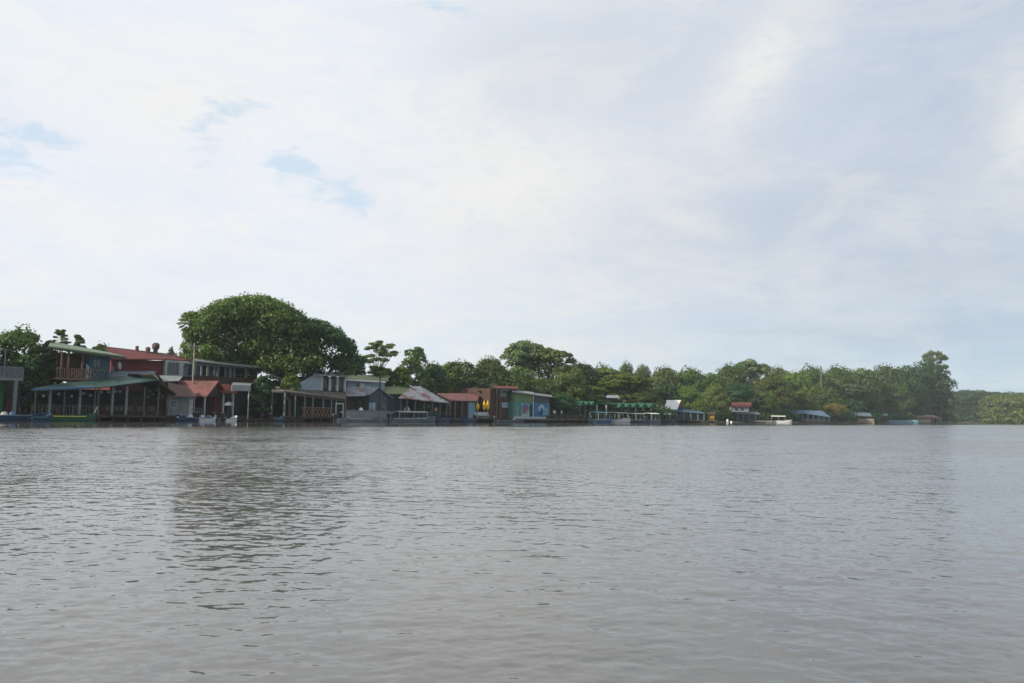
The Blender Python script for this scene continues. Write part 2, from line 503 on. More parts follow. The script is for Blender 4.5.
# ------------------------------------------------------------------ water
def build_water():
    rr = np.random.RandomState(5)
    # rows get coarser with distance
    ys = [-30, -10, -2, 1.2]
    y = 1.6
    while y < 70:
        ys.append(y); y += max(0.020 if y > 3.2 else 0.06, y * 0.0045)
    fine_end = len(ys)
    while y < 1900:
        ys.append(y); y *= 1.12
    ys = np.array(ys)
    nx = 900
    uu = np.linspace(-1, 1, nx)
    half = np.maximum(6, ys * 0.80 + 2.0)
    X = uu[None, :] * half[:, None]
    Y = np.repeat(ys[:, None], nx, 1)
    Z = np.zeros_like(X)
    cell = (2 * half / nx)[:, None]
    rowc = np.maximum(np.gradient(ys), 0.02)[:, None]
    cc = np.maximum(cell, rowc * 0.6)
    for k in range(110):
        lam = 0.05 * (0.85 / 0.05) ** rr.rand()
        th = R(75) + rr.randn() * 0.75          # crests lie roughly across the view
        kx, ky = math.cos(th) * 2 * math.pi / lam, math.sin(th) * 2 * math.pi / lam
        amp = 0.00122 * lam ** 0.80 * (0.6 + 0.8 * rr.rand())
        fade = np.clip((lam / cc - 3.0) / 3.0, 0, 1)
        ph = rr.rand() * 6.283
        sx, sy = rr.rand() * 6.283, rr.rand() * 6.283
        env = 0.6 + 0.4 * np.sin(X * (0.35 + 0.3 * rr.rand()) + sx) * np.sin(Y * (0.3 + 0.3 * rr.rand()) + sy)
        Z += amp * fade * env * np.sin(kx * X + ky * Y + ph + 0.6 * np.sin(0.7 * X + 0.5 * Y + sx))
    fo = np.clip((68 - Y) / 40, 0, 1)
    Z *= fo
    Z[ys < 1.4] = 0
    nv = X.size
    co = np.stack([X, Y, Z], -1).reshape(-1, 3)
    ny = len(ys)
    idx = np.arange(nv).reshape(ny, nx)
    q = np.stack([idx[:-1, :-1], idx[:-1, 1:], idx[1:, 1:], idx[1:, :-1]], -1).reshape(-1, 4)
    me = bpy.data.meshes.new('water')
    # side aprons so that the river is broad everywhere
    ex = []
    me.vertices.add(nv); me.vertices.foreach_set('co', co.ravel())
    me.loops.add(q.size); me.loops.foreach_set('vertex_index', q.ravel())
    me.polygons.add(len(q))
    me.polygons.foreach_set('loop_start', np.arange(0, q.size, 4))
    me.polygons.foreach_set('loop_total', np.full(len(q), 4))
    me.polygons.foreach_set('use_smooth', np.ones(len(q), bool))
    me.update(calc_edges=True)
    m = bpy.data.materials.new('river_water'); m.use_nodes = True
    T = NT(m.node_tree)
    b = T.n['Principled BSDF']
    g = T.node('ShaderNodeNewGeometry')
    pos = g.outputs['Position']
    # ripples as pointwise slopes (several scales); mean slope grows in wind-ruffled patches
    mp = T.node('ShaderNodeMapping'); T.l.new(pos, mp.inputs[0])
    mp.inputs['Rotation'].default_value = (0, 0, R(-10)); mp.inputs['Scale'].default_value = (0.65, 1.25, 1)
    mv = mp.outputs[0]
    a = T.noise(mv, 24.0, 3, 0.55, 0.6, color=True)
    bb = T.noise(mv, 7.5, 3, 0.55, 0.4, color=True)
    c3 = T.noise(mv, 1.1, 3, 0.5, 0.3, color=True)
    patchn = T.noise(pos, 0.06, 4, 0.55, 0.5)
    amp = T.smooth(patchn, 0.35, 0.65, 0.75, 1.30)
    sep_ = T.node('ShaderNodeSeparateXYZ'); T.l.new(pos, sep_.inputs[0])
    far = T.smooth(sep_.outputs[1], 5.0, 30.0, 0.0, 1.0)
    va = T.vm('SCALE', T.vm('SUBTRACT', a, (0.5, 0.5, 0.5)), scale=T.m('MULTIPLY', amp, T.m('MULTIPLY_ADD', far, 0.30, 0.19)))
    vb = T.vm('SCALE', T.vm('SUBTRACT', bb, (0.5, 0.5, 0.5)), scale=T.m('MULTIPLY', amp, T.m('MULTIPLY_ADD', far, 0.26, 0.14)))
    vc = T.vm('SCALE', T.vm('SUBTRACT', c3, (0.5, 0.5, 0.5)), scale=T.m('MULTIPLY_ADD', far, 0.12, 0.03))
    v = T.vm('MULTIPLY', T.vm('ADD', T.vm('ADD', va, vb), vc), (1, 1, 0))
    # far normals tilted towards the camera so the water reflects the bright upper sky
    lean = T.node('ShaderNodeCombineXYZ'); T.l.new(T.m('MULTIPLY', T.m('MULTIPLY', far, amp), -0.070), lean.inputs[1])
    v = T.vm('ADD', v, lean.outputs[0])
    # the strip along the houses lies in the lee: almost no ripples there
    dt = T.node('ShaderNodeVectorMath', operation='DOT_PRODUCT')
    T.l.new(pos, dt.inputs[0]); dt.inputs[1].default_value = (SHORE.n.x, SHORE.n.y, 0)
    tt = T.m('ADD', T.m('SUBTRACT', dt.outputs['Value'], SHORE.o.dot(SHORE.n)), T.m('MULTIPLY', T.noise(pos, 0.12, 3, 0.5), 6.0))
    lee = T.smooth(tt, -32.0, -20.0, 1.0, 0.10)
    v = T.vm('SCALE', v, scale=lee)
    nn = T.vm('NORMALIZE', T.vm('ADD', g.outputs['Normal'], v))
    T.l.new(nn, b.inputs['Normal'])
    T.put(b.inputs['Base Color'], T.mix(T.smooth(T.noise(pos, 0.15, 4, 0.6), 0.35, 0.7), (0.112, 0.113, 0.111), (0.092, 0.091, 0.090)))
    T.put(b.inputs['Roughness'], T.m('MULTIPLY', lee, 0.065))
    b.inputs['IOR'].default_value = 1.50
    me.materials.append(m)
    o = bpy.data.objects.new('water', me)
    COL.objects.link(o)
    tag(o, kind='structure')
    return m
WM = build_water()

# ------------------------------------------------------------------ foliage
def leaf_mesh(name, blobs, size, dens, seed, cl=0.30, loose=False):
    rr = np.random.RandomState(seed)
    P, Nn, S, Tn = [], [], [], []
    for (cx, cy, cz, rx, ry, rz) in blobs:
        p = 1.6
        area = 4 * math.pi * (((rx * ry) ** p + (rx * rz) ** p + (ry * rz) ** p) / 3) ** (1 / p)
        rm = (rx * ry * rz) ** (1 / 3)
        r2 = cl * rm
        nsub = max(6, int(area / (r2 * r2 * 2.2)))
        d = rr.normal(size=(nsub, 3)); d /= np.linalg.norm(d, axis=1)[:, None]
        d[:, 2] = np.where(d[:, 2] < -0.35, -d[:, 2] * rr.rand(nsub), d[:, 2])
        d /= np.linalg.norm(d, axis=1)[:, None]
        rad = (0.2 + 1.0 * rr.rand(nsub)) if loose else 0.86 + 0.20 * rr.rand(nsub)
        sub = np.array([cx, cy, cz]) + d * rad[:, None] * np.array([rx, ry, rz])
        tint = np.clip(rr.normal(0.45, 0.38, nsub), 0, 1)
        nl = max(4, int(area * dens / nsub))
        e = rr.normal(size=(nsub, nl, 3)); e /= np.linalg.norm(e, axis=2)[:, :, None]
        rl = r2 * (0.55 + 0.55 * rr.rand(nsub, nl, 1)) * np.array([1.15, 1.15, 0.75])
        if loose: rl = rl * (0.5 + 2.6 * rr.rand(nsub, nl, 1)) * np.array([1.3, 1.3, 0.7])
        pos = sub[:, None, :] + e * rl
        nr = e * 0.9 + d[:, None, :] * 0.7 + rr.normal(size=e.shape) * 0.45
        nr /= np.linalg.norm(nr, axis=2)[:, :, None]
        P.append(pos.reshape(-1, 3)); Nn.append(nr.reshape(-1, 3))
        Tn.append(np.repeat(tint, nl)); S.append(size * (0.55 + 0.8 * rr.rand(nsub * nl)))
    P = np.concatenate(P); Nn = np.concatenate(Nn); S = np.concatenate(S); Tn = np.concatenate(Tn)
    n = len(P)
    h = rr.normal(size=(n, 3))
    A = np.cross(Nn, h); A /= np.linalg.norm(A, axis=1)[:, None]
    B = np.cross(Nn, A)
    s1 = (S * 0.5)[:, None]; s2 = (S * 0.5 * (0.5 + 0.4 * rr.rand(n)))[:, None]
    V = np.stack([P - A * s1, P - B * s2 + Nn * s2 * 0.3, P + A * s1, P + B * s2 + Nn * s2 * 0.3], 1).reshape(-1, 3)
    me = bpy.data.meshes.new(name)
    me.vertices.add(4 * n); me.vertices.foreach_set('co', V.ravel())
    me.loops.add(4 * n); me.loops.foreach_set('vertex_index', np.arange(4 * n))
    me.polygons.add(n); me.polygons.foreach_set('loop_start', np.arange(0, 4 * n, 4)); me.polygons.foreach_set('loop_total', np.full(n, 4))
    me.update(calc_edges=True)
    at = me.attributes.new('tint', 'FLOAT', 'FACE')
    at.data.foreach_set('value', Tn.astype(np.float32))
    return me

def crown_blobs(kind, W, H, rr, low=0.2):
    """blob list for a tree of crown width W, total height H, origin at foot"""
    bl = []
    a = W / 2
    if kind == 'dome':
        z0 = H * low; ch = H - z0
        bl.append((0, 0, z0 + ch * 0.50, a * 0.62, a * 0.62, ch * 0.42))
        n = 17
        for i in range(n):
            ph = i * 2.4 + rr.random() * 0.6
            f_ = (i + 0.5) / n
            el_ = math.asin(min(1, f_ ** 0.8)) * 0.98
            r_ = a * 0.72 * math.cos(el_)
            br = a * rr.uniform(0.24, 0.36)
            zz = z0 + ch * 0.22 + (ch * 0.62) * math.sin(el_)
            bl.append((r_ * math.cos(ph), r_ * math.sin(ph), zz, br, br, min(br, ch * 0.25) * rr.uniform(0.75, 0.95)))
        for i in range(6):
            ph = i * 1.05 + rr.random()
            br = a * rr.uniform(0.22, 0.3)
            bl.append((a * 0.66 * math.cos(ph), a * 0.66 * math.sin(ph), z0 + ch * 0.12, br, br, br * 0.7))
    elif kind == 'umbrella':
        # a broad uneven canopy of many flattish clumps over a lower, looser storey
        for i in range(34):
            ph = i * 2.4 + rr.random() * 0.9
            r_ = a * 0.86 * math.sqrt((i + 0.3) / 34)
            br = a * rr.uniform(0.12, 0.24)
            zt = H - br * 0.5 - (r_ / a) ** 2 * H * 0.17 - rr.random() ** 2 * H * 0.09
            bl.append((r_ * math.cos(ph), r_ * math.sin(ph), zt, br * 1.15, br * 1.15, br * rr.uniform(.5, .75)))
        for i in range(26):
            ph = i * 2.4 + rr.random() * 2
            r_ = a * rr.uniform(0.15, 0.80)
            br = a * rr.uniform(0.14, 0.24)
            bl.append((r_ * math.cos(ph), r_ * math.sin(ph), H * rr.uniform(0.28, 0.80), br * 1.15, br * 1.15, br * .7))
    elif kind == 'airy':
        # thin tiers of foliage with sky between them
        for i in range(46):
            ph = rr.random() * 6.28
            r_ = a * rr.random() ** .6 * .84
            br = a * rr.uniform(0.08, 0.17)
            tier = rr.choice((0.97, 0.93, 0.88, 0.82, 0.75, 0.66, 0.58))
            bl.append((r_ * math.cos(ph), r_ * math.sin(ph), H * (tier + rr.uniform(-.03, .02) - .05 * (r_ / a)), br * 1.3, br * 1.2, br * .5))
    elif kind == 'tall':
        n = 22
        for i in range(n):
            f_ = (i + 0.5) / n
            ph = i * 2.4 + rr.random() * 0.8
            pr = math.sin(math.pi * (0.16 + 0.80 * f_)) ** 0.7
            r_ = a * 0.62 * pr
            br = a * rr.uniform(0.28, 0.42)
            bl.append((r_ * math.cos(ph), r_ * math.sin(ph), H * (low + (0.93 - low) * f_), br, br, br * 0.8))
        bl.append((0, 0, H * 0.55, a * 0.5, a * 0.5, H * 0.3))
    elif kind == 'bush':
        for i in range(8):
            ph = i * 2.4 + rr.random()
            r_ = a * 0.6 * math.sqrt((i + 0.3) / 8)
            br = a * rr.uniform(0.34, 0.46)
            bl.append((r_ * math.cos(ph), r_ * math.sin(ph), max(br * 0.5, H * (0.72 - 0.35 * (r_ / a)) - br * 0.1), br, br, H * 0.32))
    return bl

def trunk_mesh(name, kind, W, H, blobs, rr, mname):
    mb = MB()
    r0 = max(0.12, min(0.75, 0.028 * H + 0.012 * W))
    fork = H * {'dome': 0.30, 'umbrella': 0.52, 'airy': 0.55, 'tall': 0.45, 'bush': 0.12}[kind]
    lean = Vector((rr.uniform(-0.03, 0.03) * H, rr.uniform(-0.03, 0.03) * H, 0))
    mb.tube([(0, 0, -0.6), (0, 0, 0.2), tuple(lean * 0.4 + Vector((0, 0, fork * 0.5))), tuple(lean + Vector((0, 0, fork)))],
            [r0 * 1.5, r0 * 1.15, r0 * 0.9, r0 * 0.7])
    top = lean + Vector((0, 0, fork))
    for b in (blobs[::2] if kind == 'airy' else blobs[:14]):
        e = Vector(b[:3]); mid = (top * 0.55 + e * 0.45) + Vector((0, 0, -0.05 * H * rr.random()))
        mb.tube([tuple(top - Vector((0, 0, r0))), tuple(mid), tuple(e)], [r0 * 0.5, r0 * 0.3, r0 * 0.10] if kind != 'airy' else [r0 * .25, r0 * .12, r0 * .04], 5)
    me = bpy.data.meshes.new(name)
    me.from_pydata([tuple(p) for p in mb.v], [], mb.f)
    me.polygons.foreach_set('use_smooth', [True] * len(me.polygons))
    me.materials.append(MATS[mname])
    return me

PROTO = {}
def proto(kind, var, m, W=14, H=18, leaf=0.62, dens=7.0, low=0.2):
    k = (kind, var, m, low)
    if k not in PROTO:
        rr = random.Random(hash((kind, var)) % 1000 if False else sum(map(ord, kind)) * 7 + var * 31)
        bl = crown_blobs(kind, W, H, rr, low)
        cm = leaf_mesh('crown', bl, leaf, dens * .85, var * 13 + 5, cl=.36, loose=kind == 'airy')
        cm.materials.append(MATS[m])
        tm = trunk_mesh('trunk', kind, W, H, bl, rr, 'pale_bark' if kind in ('umbrella', 'airy') else 'bark')
        PROTO[k] = (cm, tm, W, H)
    return PROTO[k]

def put_tree(X, Y, z, W, H, kind, m, label, var=0, group=None, name='tree', rot=None, low=0.2, unique=None, cat='tree'):
    if unique:
        rr = random.Random(var * 77 + 3)
        bl = crown_blobs(kind, W, H, rr, low)
        cm = leaf_mesh('crown', bl, unique[0], unique[1], var + 40, loose=kind == 'airy')
        cm.materials.append(MATS[m])
        tm = trunk_mesh('trunk', kind, W, H, bl, rr, 'bark')
        sx = sz = 1
    else:
        cm, tm, W0, H0 = proto(kind, var % 4, m, low=low)
        sx, sz = W / W0, H / H0
    e = bpy.data.objects.new(name, None); COL.objects.link(e)
    e.location = (X, Y, z)
    e.rotation_euler = (0, 0, rot if rot is not None else (var * 1.7) % 6.28)
    e.scale = (sx, sx, sz)
    tag(e, label, cat, group)
    for nm, me in (('trunk', tm), ('crown', cm)):
        o = bpy.data.objects.new(nm, me); COL.objects.link(o); o.parent = e
    return e

def tree(px, top, wpx, off, kind, m, label, var=0, group=None, name='tree', low=0.2, unique=None, cat='tree', z=0.7):
    """tree whose crown centre stands at depth shore+off behind the bank"""
    d = shore_depth(px) + off
    X, Y = ground_xy(px, d)
    r_ = ray(px, top); k = Y / r_.y
    H = CAMZ + r_.z * k - z
    W = wpx * d / FPX
    return put_tree(X, Y, z, W, H, kind, m, label, var, group, name, None, low, unique, cat)

def thing_mesh(name, me, X, Y, z, label, cat, group=None):
    o = bpy.data.objects.new(name, me); COL.objects.link(o); o.location = (X, Y, z)
    return tag(o, label, cat, group)

# ---- palms
def palm(px, top, off, label, spread=2.6, nf=15, m='leaf_grey', z=0.7):
    d = shore_depth(px) + off
    X, Y = ground_xy(px, d)
    r_ = ray(px, top); H = CAMZ + r_.z * (Y / r_.y) - z - spread * 0.75
    rr = random.Random(int(px))
    e = bpy.data.objects.new('palm_tree', None); COL.objects.link(e); e.location = (X, Y, z)
    tag(e, label, 'palm tree')
    t = MB().tube([(0, 0, -0.5), (0.15, 0, H * 0.4), (0.1, 0, H * 0.8), (0, 0, H)], [0.28, 0.2, 0.17, 0.15])
    link_mesh('trunk', t, 'pale_bark', e, smooth=True)
    c = MB()
    for i in range(nf):
        ph = i * 2.4; up = rr.uniform(-0.9, 1.5) if i < nf * .6 else rr.uniform(-1.3, -0.7)
        dr = Vector((math.cos(ph) * math.cos(up), math.sin(ph) * math.cos(up), math.sin(up))).normalized()
        base = Vector((0, 0, H - (0 if i < nf * .6 else rr.uniform(0.2, 3.4))))
        stem = base + dr * spread * rr.uniform(.35, .5)
        c.bar(base, stem, .03, 3)
        sidev = dr.cross(Vector((0, 0, 1)))
        sidev = sidev.normalized() if sidev.length > .1 else Vector((1, 0, 0))
        nf2 = 13
        for k in range(nf2):           # segments of the fan
            a0 = -1.35 + 2.7 * k / nf2; a1 = a0 + 2.7 / nf2 * .8
            L = spread * rr.uniform(.42, .55)
            q0 = stem + (dr * math.cos(a0) + sidev * math.sin(a0)) * L - Vector((0, 0, L * rr.uniform(.0, .28)))
            q1 = stem + (dr * math.cos(a1) + sidev * math.sin(a1)) * L - Vector((0, 0, L * rr.uniform(.0, .28)))
            c.add([stem, q0, q1], [(0, 1, 2)])
    link_mesh('crown', c, m, e)
    return e

# ================================================================== BUILDINGS (left to right)
S = SHORE
X = lambda px, y=0.0: S.x(px, y)
Z = lambda px, py, y=0.0: S.z(px, py, y)
DK = 0.62      # deck height above the water

def piles(t, xs_, ys_, top, m='dark_timber', r=0.11):
    for x_ in xs_:
        for y_ in ys_:
            t.part('pile', MB().bar((x_, y_, -0.8), (x_, y_, top), r, 7), m)

# ---- A: house with grey balcony at the left edge
x0, x1 = X(-60, 1), X(20, 1)
A = Thing('balcony_house', 'green walled house with grey railed balcony on posts, cut by the left edge', 'house', S, x0, 1)
zb = Z(10, 379, 1)
A.part('deck', MB().box(x0, x1, 0.4, 8, DK - 0.2, DK), 'dark_timber')
A.part('wall', MB().box(x0, X(3, 2.4), 2.4, 8, DK, zb - 0.15), 'green_wall')
A.part('upper_wall', MB().box(x0, X(-3, 3), 3, 8, zb + 0.15, zb + 2.9), 'grey_wall')
A.part('roof', MB().slab([(x0 - .3, 0.3, zb + 2.8), (X(-1, .3), 0.3, zb + 2.8), (X(-1, .3), 8.4, zb + 3.7), (x0 - .3, 8.4, zb + 3.7)], 0.1), 'grey_roof')
A.part('balcony_floor', MB().box(x0, x1, 0.6, 3.0, zb - 0.15, zb + 0.12), 'grey_paint')
mb = MB(); rail(mb, x0, x1 - 0.03, 0.66, zb + 0.12, Z(10, 366.5, 0.7), 46, 0.035, False)
mb.box(x1 - 0.08, x1 - 0.02, 0.70, 2.9, Z(10, 366.5, 0.7) - 0.08, Z(10, 366.5, 0.7))
A.part('railing', mb, 'grey_paint')
for px in (-30, -8, 14.3):
    A.part('post', MB().box(X(px, 0.8) - 0.14, X(px, 0.8) + 0.14, 0.66, 0.94, DK, zb - 0.15), 'grey_paint')
A.part('flag_pole', MB().bar((X(1.8, .6), 0.6, zb), (X(1.8, .6), 0.6, Z(2, 349, .6)), 0.05), 'grey_paint')
A.part('door', MB().box(X(5, 2.6), X(14, 2.6), 2.55, 2.68, DK, DK + 1.5), 'red_clutter')
A.part('back_wall', MB().box(X(3, 4), X(20, 4), 4.0, 4.2, DK, zb - 0.15), 'dark_wall')
piles(A, [x0 + 1 + i * 1.9 for i in range(5)], (0.6,), DK - 0.2)

# ---- B: green roofed two storey restaurant with open dining deck
yF = -0.3
B = Thing('riverside_restaurant', 'two storey house with pale green roof, blue upper wall and long open dining deck below', 'restaurant', S, X(31), 0)
xa, xb = X(33, 0), X(172, 0)
B.part('deck', MB().box(xa, xb, yF, 8, DK - 0.22, DK), 'dark_timber')
piles(B, [xa + 0.4 + i * (xb - xa - 0.8) / 9 for i in range(10)], (0.0,), DK - 0.22)
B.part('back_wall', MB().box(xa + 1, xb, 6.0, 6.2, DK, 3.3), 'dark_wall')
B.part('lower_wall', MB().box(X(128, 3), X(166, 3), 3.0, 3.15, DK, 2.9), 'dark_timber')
# lower roof: blue-edged, dark teal, rising inland and towards the right gable
def zz(px, py, y): return Z(px, py, y)
yl = -0.9
FL = (X(31, yl), yl, zz(31, 388.6, yl)); FM = (X(100, yl), yl, zz(100, 387.2, yl)); FR = (X(158, yl), yl, zz(158, 379.5, yl))
BR = (X(152, 4.5), 4.5, zz(152, 372, 4.5)); BM = (X(100, 4.5), 4.5, zz(100, 378.5, 4.5)); BL = (X(50, 4.5), 4.5, zz(50, 384.5, 4.5))
B.part('lower_roof', MB().slab([FL, FM, BM, BL], 0.1).slab([FM, FR, BR, BM], 0.1), 'teal_roof')
B.part('fascia', MB().slab([(FL[0] - .05, yl - .05, FL[2] + .03), (FM[0] - 0.6, yl - .05, FM[2] + .06), (FM[0] - 0.6, yl + .55, FM[2] + .16), (FL[0] + .9, yl + .55, FL[2] + .12)], 0.22), 'blue_roof')
GB = (X(176, yl), yl, zz(176, 394, yl)); GBb = (X(176, 5), 5, zz(176, 394, 5) + .4)
B.part('gable_roof', MB().slab([(X(149, yl), yl, zz(149, 373.5, yl)), GB, (GB[0], 4.4, GB[2] + .1), (X(149, yl), 4.4, zz(149, 373.5, yl) + .1)], 0.14), 'dark_timber')
B.part('grey_lean_to', MB().slab([(X(105, 5), 5, zz(105, 378, 5)), (X(150, 5), 5, zz(150, 377, 5)), (X(154, 8), 8, zz(154, 371, 8)), (X(109, 8), 8, zz(109, 371, 8))], 0.1), 'slate_blue_roof')
for px in (35, 49.5, 64, 79.5, 94.5, 98, 112, 126, 144, 158):
    h = 0.11 if px in (49.5, 79.5, 112, 126) else 0.06
    top = zz(px, 389 if px < 100 else 387.5, 0) + (0.15 if px < 100 else 0.1)
    B.part('post', MB().box(X(px, 0) - h, X(px, 0) + h, -h, h, DK, top), 'grey_paint' if h > .1 else 'grey_timber')
mb = MB(); rail(mb, xa, X(100, 0), 0.2, DK, zz(60, 405.0, 0), 20, 0.03)
B.part('deck_railing', mb, 'grey_timber')
mb = MB(); rail(mb, X(102, 0), xb, 0.2, DK, DK + 0.85, 16, 0.03)
B.part('deck_railing', mb, 'dark_timber')
# dining room furniture seen in the gloom
for k in range(6):
    xx = xa + 1.5 + k * 1.5
    B.part('table', MB().box(xx - .45, xx + .45, 1.6, 2.4, DK + .70, DK + .75).box(xx - .05, xx + .05, 1.95, 2.05, DK, DK + .70), 'timber')
# upper storey
yu = 4.0
z2 = zz(80, 378.5, yu)
B.part('balcony_floor', MB().box(X(52, yu), X(108, yu), yu - .3, 10, z2 - .2, z2), 'timber')
B.part('upper_back_wall', MB().box(X(54, 5.6), X(88, 5.6), 5.6, 5.8, z2, zz(80, 354, 5.6)), 'brown_wall')
xw0, xw1 = X(87, yu), X(107.5, yu)
ztop = zz(100, 356.0, yu)
B.part('blue_room', MB().box(xw0, xw1, yu + .02, 9.5, z2, ztop), 'blue_wall')
B.window(X(90, yu), X(98.5, yu), yu + .02, zz(94, 368, yu), zz(94, 358.5, yu), 'slate_wall', 'glass', 1)
mb = MB()
for k in range(15):
    xx = X(54, yu) + k * (X(88, yu) - X(54, yu)) / 14
    mb.box(xx - .03, xx + .03, yu - .25, yu - .19, z2, z2 + .95)
mb.box(X(54, yu) - .05, X(107, yu), yu - .27, yu - .17, z2 + .95, z2 + 1.03)
for k in range(5):
    xx = X(66, yu) + k * 0.75
    mb.bar((xx, yu - .22, z2 + .05), (xx + .7, yu - .22, z2 + .93), .025, 4).bar((xx + .7, yu - .19, z2 + .05), (xx, yu - .19, z2 + .93), .025, 4)
B.part('balcony_railing', mb, 'tan_timber')
for px in (58, 65, 79):
    B.part('balcony_post', MB().box(X(px, yu) - .08, X(px, yu) + .08, yu - .3, yu - .14, z2, zz(px, 352, yu)), 'terracotta')
ye = 3.0
rp = [(X(44, ye), ye, zz(44, 345.5, ye)), (X(122.5, ye), ye, zz(122.5, 356.0, ye)), (X(106, 10), 10, zz(106, 352.0, 10)), (X(47, 10), 10, zz(47, 341.0, 10))]
B.part('upper_roof', MB().slab(rp, 0.16), 'green_roof')
B.part('roof_fascia', MB().slab([(rp[0][0] - .02, ye - .06, rp[0][2] - .16), (rp[1][0], ye - .06, rp[1][2] - .16), (rp[1][0], ye + .1, rp[1][2] - .16), (rp[0][0] - .02, ye + .1, rp[0][2] - .16)], 0.14), 'dark_timber')

# white round lanterns under the deck roof
for px, py in ((43, 396), (58, 394), (71, 396.5), (83, 393.5), (90, 395.5), (100.5, 392), (107.5, 392), (114.5, 391.5), (119, 391.5)):
    xx, z_ = X(px, 0.8), zz(px, py, 0.8)
    T_ = Thing('pendant_lantern', 'small white round lantern hanging under the open deck roof of the restaurant', 'lantern', S, xx, 0.8, z_, 'white lanterns hanging in the open dining deck')
    T_.part('globe', MB().ball((xx, .8, z_), 0.15), 'white_paint')
    T_.part('cord', MB().bar((xx, .8, z_ + .15), (xx, .8, z_ + .75), .012, 4), 'black_rubber')

# ---- C: long red roofed building + white window storey
C_ = Thing('red_metal_house', 'long building with red metal roof and red upper wall, water tanks along its ridge', 'building', S, X(103, 9), 9)
yc = 9.0
C_.part('wall', MB().box(X(109, yc + .1), X(163, yc + .1), yc + .1, 16, 0.8, zz(130, 359, yc)), 'red_wall')
zr = [(X(103, yc), yc - .4, zz(103, 358.5, yc)), (X(163, yc), yc - .4, zz(163, 359.0, yc)), (X(190, yc), yc - .4, zz(190, 360.5, yc)),
      (X(191, 13), 13, zz(191, 357.0, 13)), (X(103, 13), 13, zz(103, 347.0, 13))]
C_.part('roof', MB().slab(zr, 0.14), 'red_roof')
C_.part('roof_ridge_cap', MB().bar((zr[4][0], 13.02, zr[4][2]), (zr[3][0], 13.02, zr[3][2]), .09, 5), 'orange_red_roof')
yw = 8.6
zl, zh = zz(180, 376, yw), zz(180, 361, yw)
C_.part('window_storey', MB().box(X(163.5, yw), X(192, yw), yw, 15, zl, zh), 'white_paint')
C_.part('lower_wall', MB().box(X(160, yw), X(192, yw), yw + .05, 15, 0.8, zl), 'brown_wall')
C_.window(X(165, yw), X(177, yw), yw, zz(170, 374.5, yw), zz(170, 362, yw), 'grey_paint', 'glass', 2)
C_.window(X(181.5, yw), X(190, yw), yw, zz(185, 375.5, yw), zz(185, 363.5, yw), 'grey_paint', 'glass', 1)
for px, py, hh, r in ((133, 349.5, 0.8, .20), (144, 350.2, .75, .28), (165.5, 354.5, .6, .2)):
    C_.part('roof_vent', MB().lathe((X(px, 13), 12.8, zz(px, py + 1, 12.8) - .3), [(r, 0), (r, hh), (r * .7, hh + .1)], 10), 'terracotta')
wx, wz = X(152.5, 12.6), zz(152.5, 353, 12.6)
tk = Thing('water_tank', 'round dark water tank standing on the red roof', 'water tank', S, wx, 12.6, wz)
tk.part('tank', MB().lathe((wx, 12.6, wz + .45), [(.25, 0), (.42, .12), (.45, .6), (.3, .8), (.1, .85)], 14), 'terracotta', smooth=True)
tk.part('stand', MB().box(wx - .2, wx + .2, 12.4, 12.8, wz - .4, wz + .45), 'grey_timber')
bx_, bz_ = X(177, 12.4), zz(177, 356.8, 12.4)
tk = Thing('roof_tank', 'small white box tank near the right end of the red roof', 'water tank', S, bx_, 12.4, bz_)
tk.part('tank', MB().lathe((bx_, 12.4, bz_ - .2), [(.26, 0), (.26, .75), (.18, .85)], 12), 'white_paint')
for px, py, r, nm in ((117.5, 365.5, .42, 'larger white satellite dish on the red wall beside the green roof'), (110.5, 368.5, .30, 'smaller grey satellite dish at the corner of the blue room')):
    xx, z_ = X(px, 6.5), zz(px, py, 6.5)
    T_ = Thing('satellite_dish', nm, 'satellite dish', S, xx, 6.5, z_)
    mb = MB()
    n = 14; vs = [(xx, 6.62, z_)]
    for q, dd in ((.5, .05), (1, 0.0)):
        for k in range(n):
            a = 2 * math.pi * k / n
            vs.append((xx + r * .62 * q * math.cos(a) - .1 * q * math.sin(a) * r, 6.5 + (1 - q) * .08 + .12 * math.cos(a) * q, z_ + r * q * math.sin(a)))
    fs = [(0, 1 + k, 1 + (k + 1) % n) for k in range(n)] + [(1 + k, 1 + n + k, 1 + n + (k + 1) % n, 1 + (k + 1) % n) for k in range(n)]
    mb.add(vs, fs)
    T_.part('dish', mb, 'grey_paint' if r < .4 else 'white_paint', smooth=True)
    T_.part('bracket', MB().bar((xx, 6.62, z_), (xx + .1, 6.9, z_ - .6), .03).bar((xx + .1, 6.9, z_ - .6), (xx + .1, 9.1, z_ - .6), .03), 'grey_timber')
    T_.part('feed_arm', MB().bar((xx, 6.55, z_ - r * .8), (xx, 6.1, z_), .015), 'grey_timber')

# ---- grey roofed gallery
y_ = 7.0
G = Thing('gallery_house', 'long upper gallery with grey metal roof and white posts behind the red huts', 'building', S, X(192, y_), y_)
G.part('roof', MB().slab([(X(191, 6), 6, zz(191, 360.0, 6)), (X(258, 6), 6, zz(258, 367.0, 6)), (X(256, 12), 12, zz(256, 364.5, 12)), (X(193, 12), 12, zz(193, 356.8, 12))], .14), 'grey_roof')
zf = zz(220, 376.5, y_)
G.part('parapet', MB().box(X(192.5, y_), X(258, y_), y_, y_ + .15, zf - 1.3, zf), 'brown_wall')
G.part('gallery_floor', MB().box(X(192.5, y_), X(258, y_), y_ + .16, 12, zf - 1.3, zf - 1.1), 'dark_timber')
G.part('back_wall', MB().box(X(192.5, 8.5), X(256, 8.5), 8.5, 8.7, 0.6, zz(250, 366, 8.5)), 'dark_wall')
G.part('ground_wall', MB().box(X(192.5, y_), X(258, y_), y_ + .3, y_ + .5, 0.5, zf - 1.3), 'dark_wall')
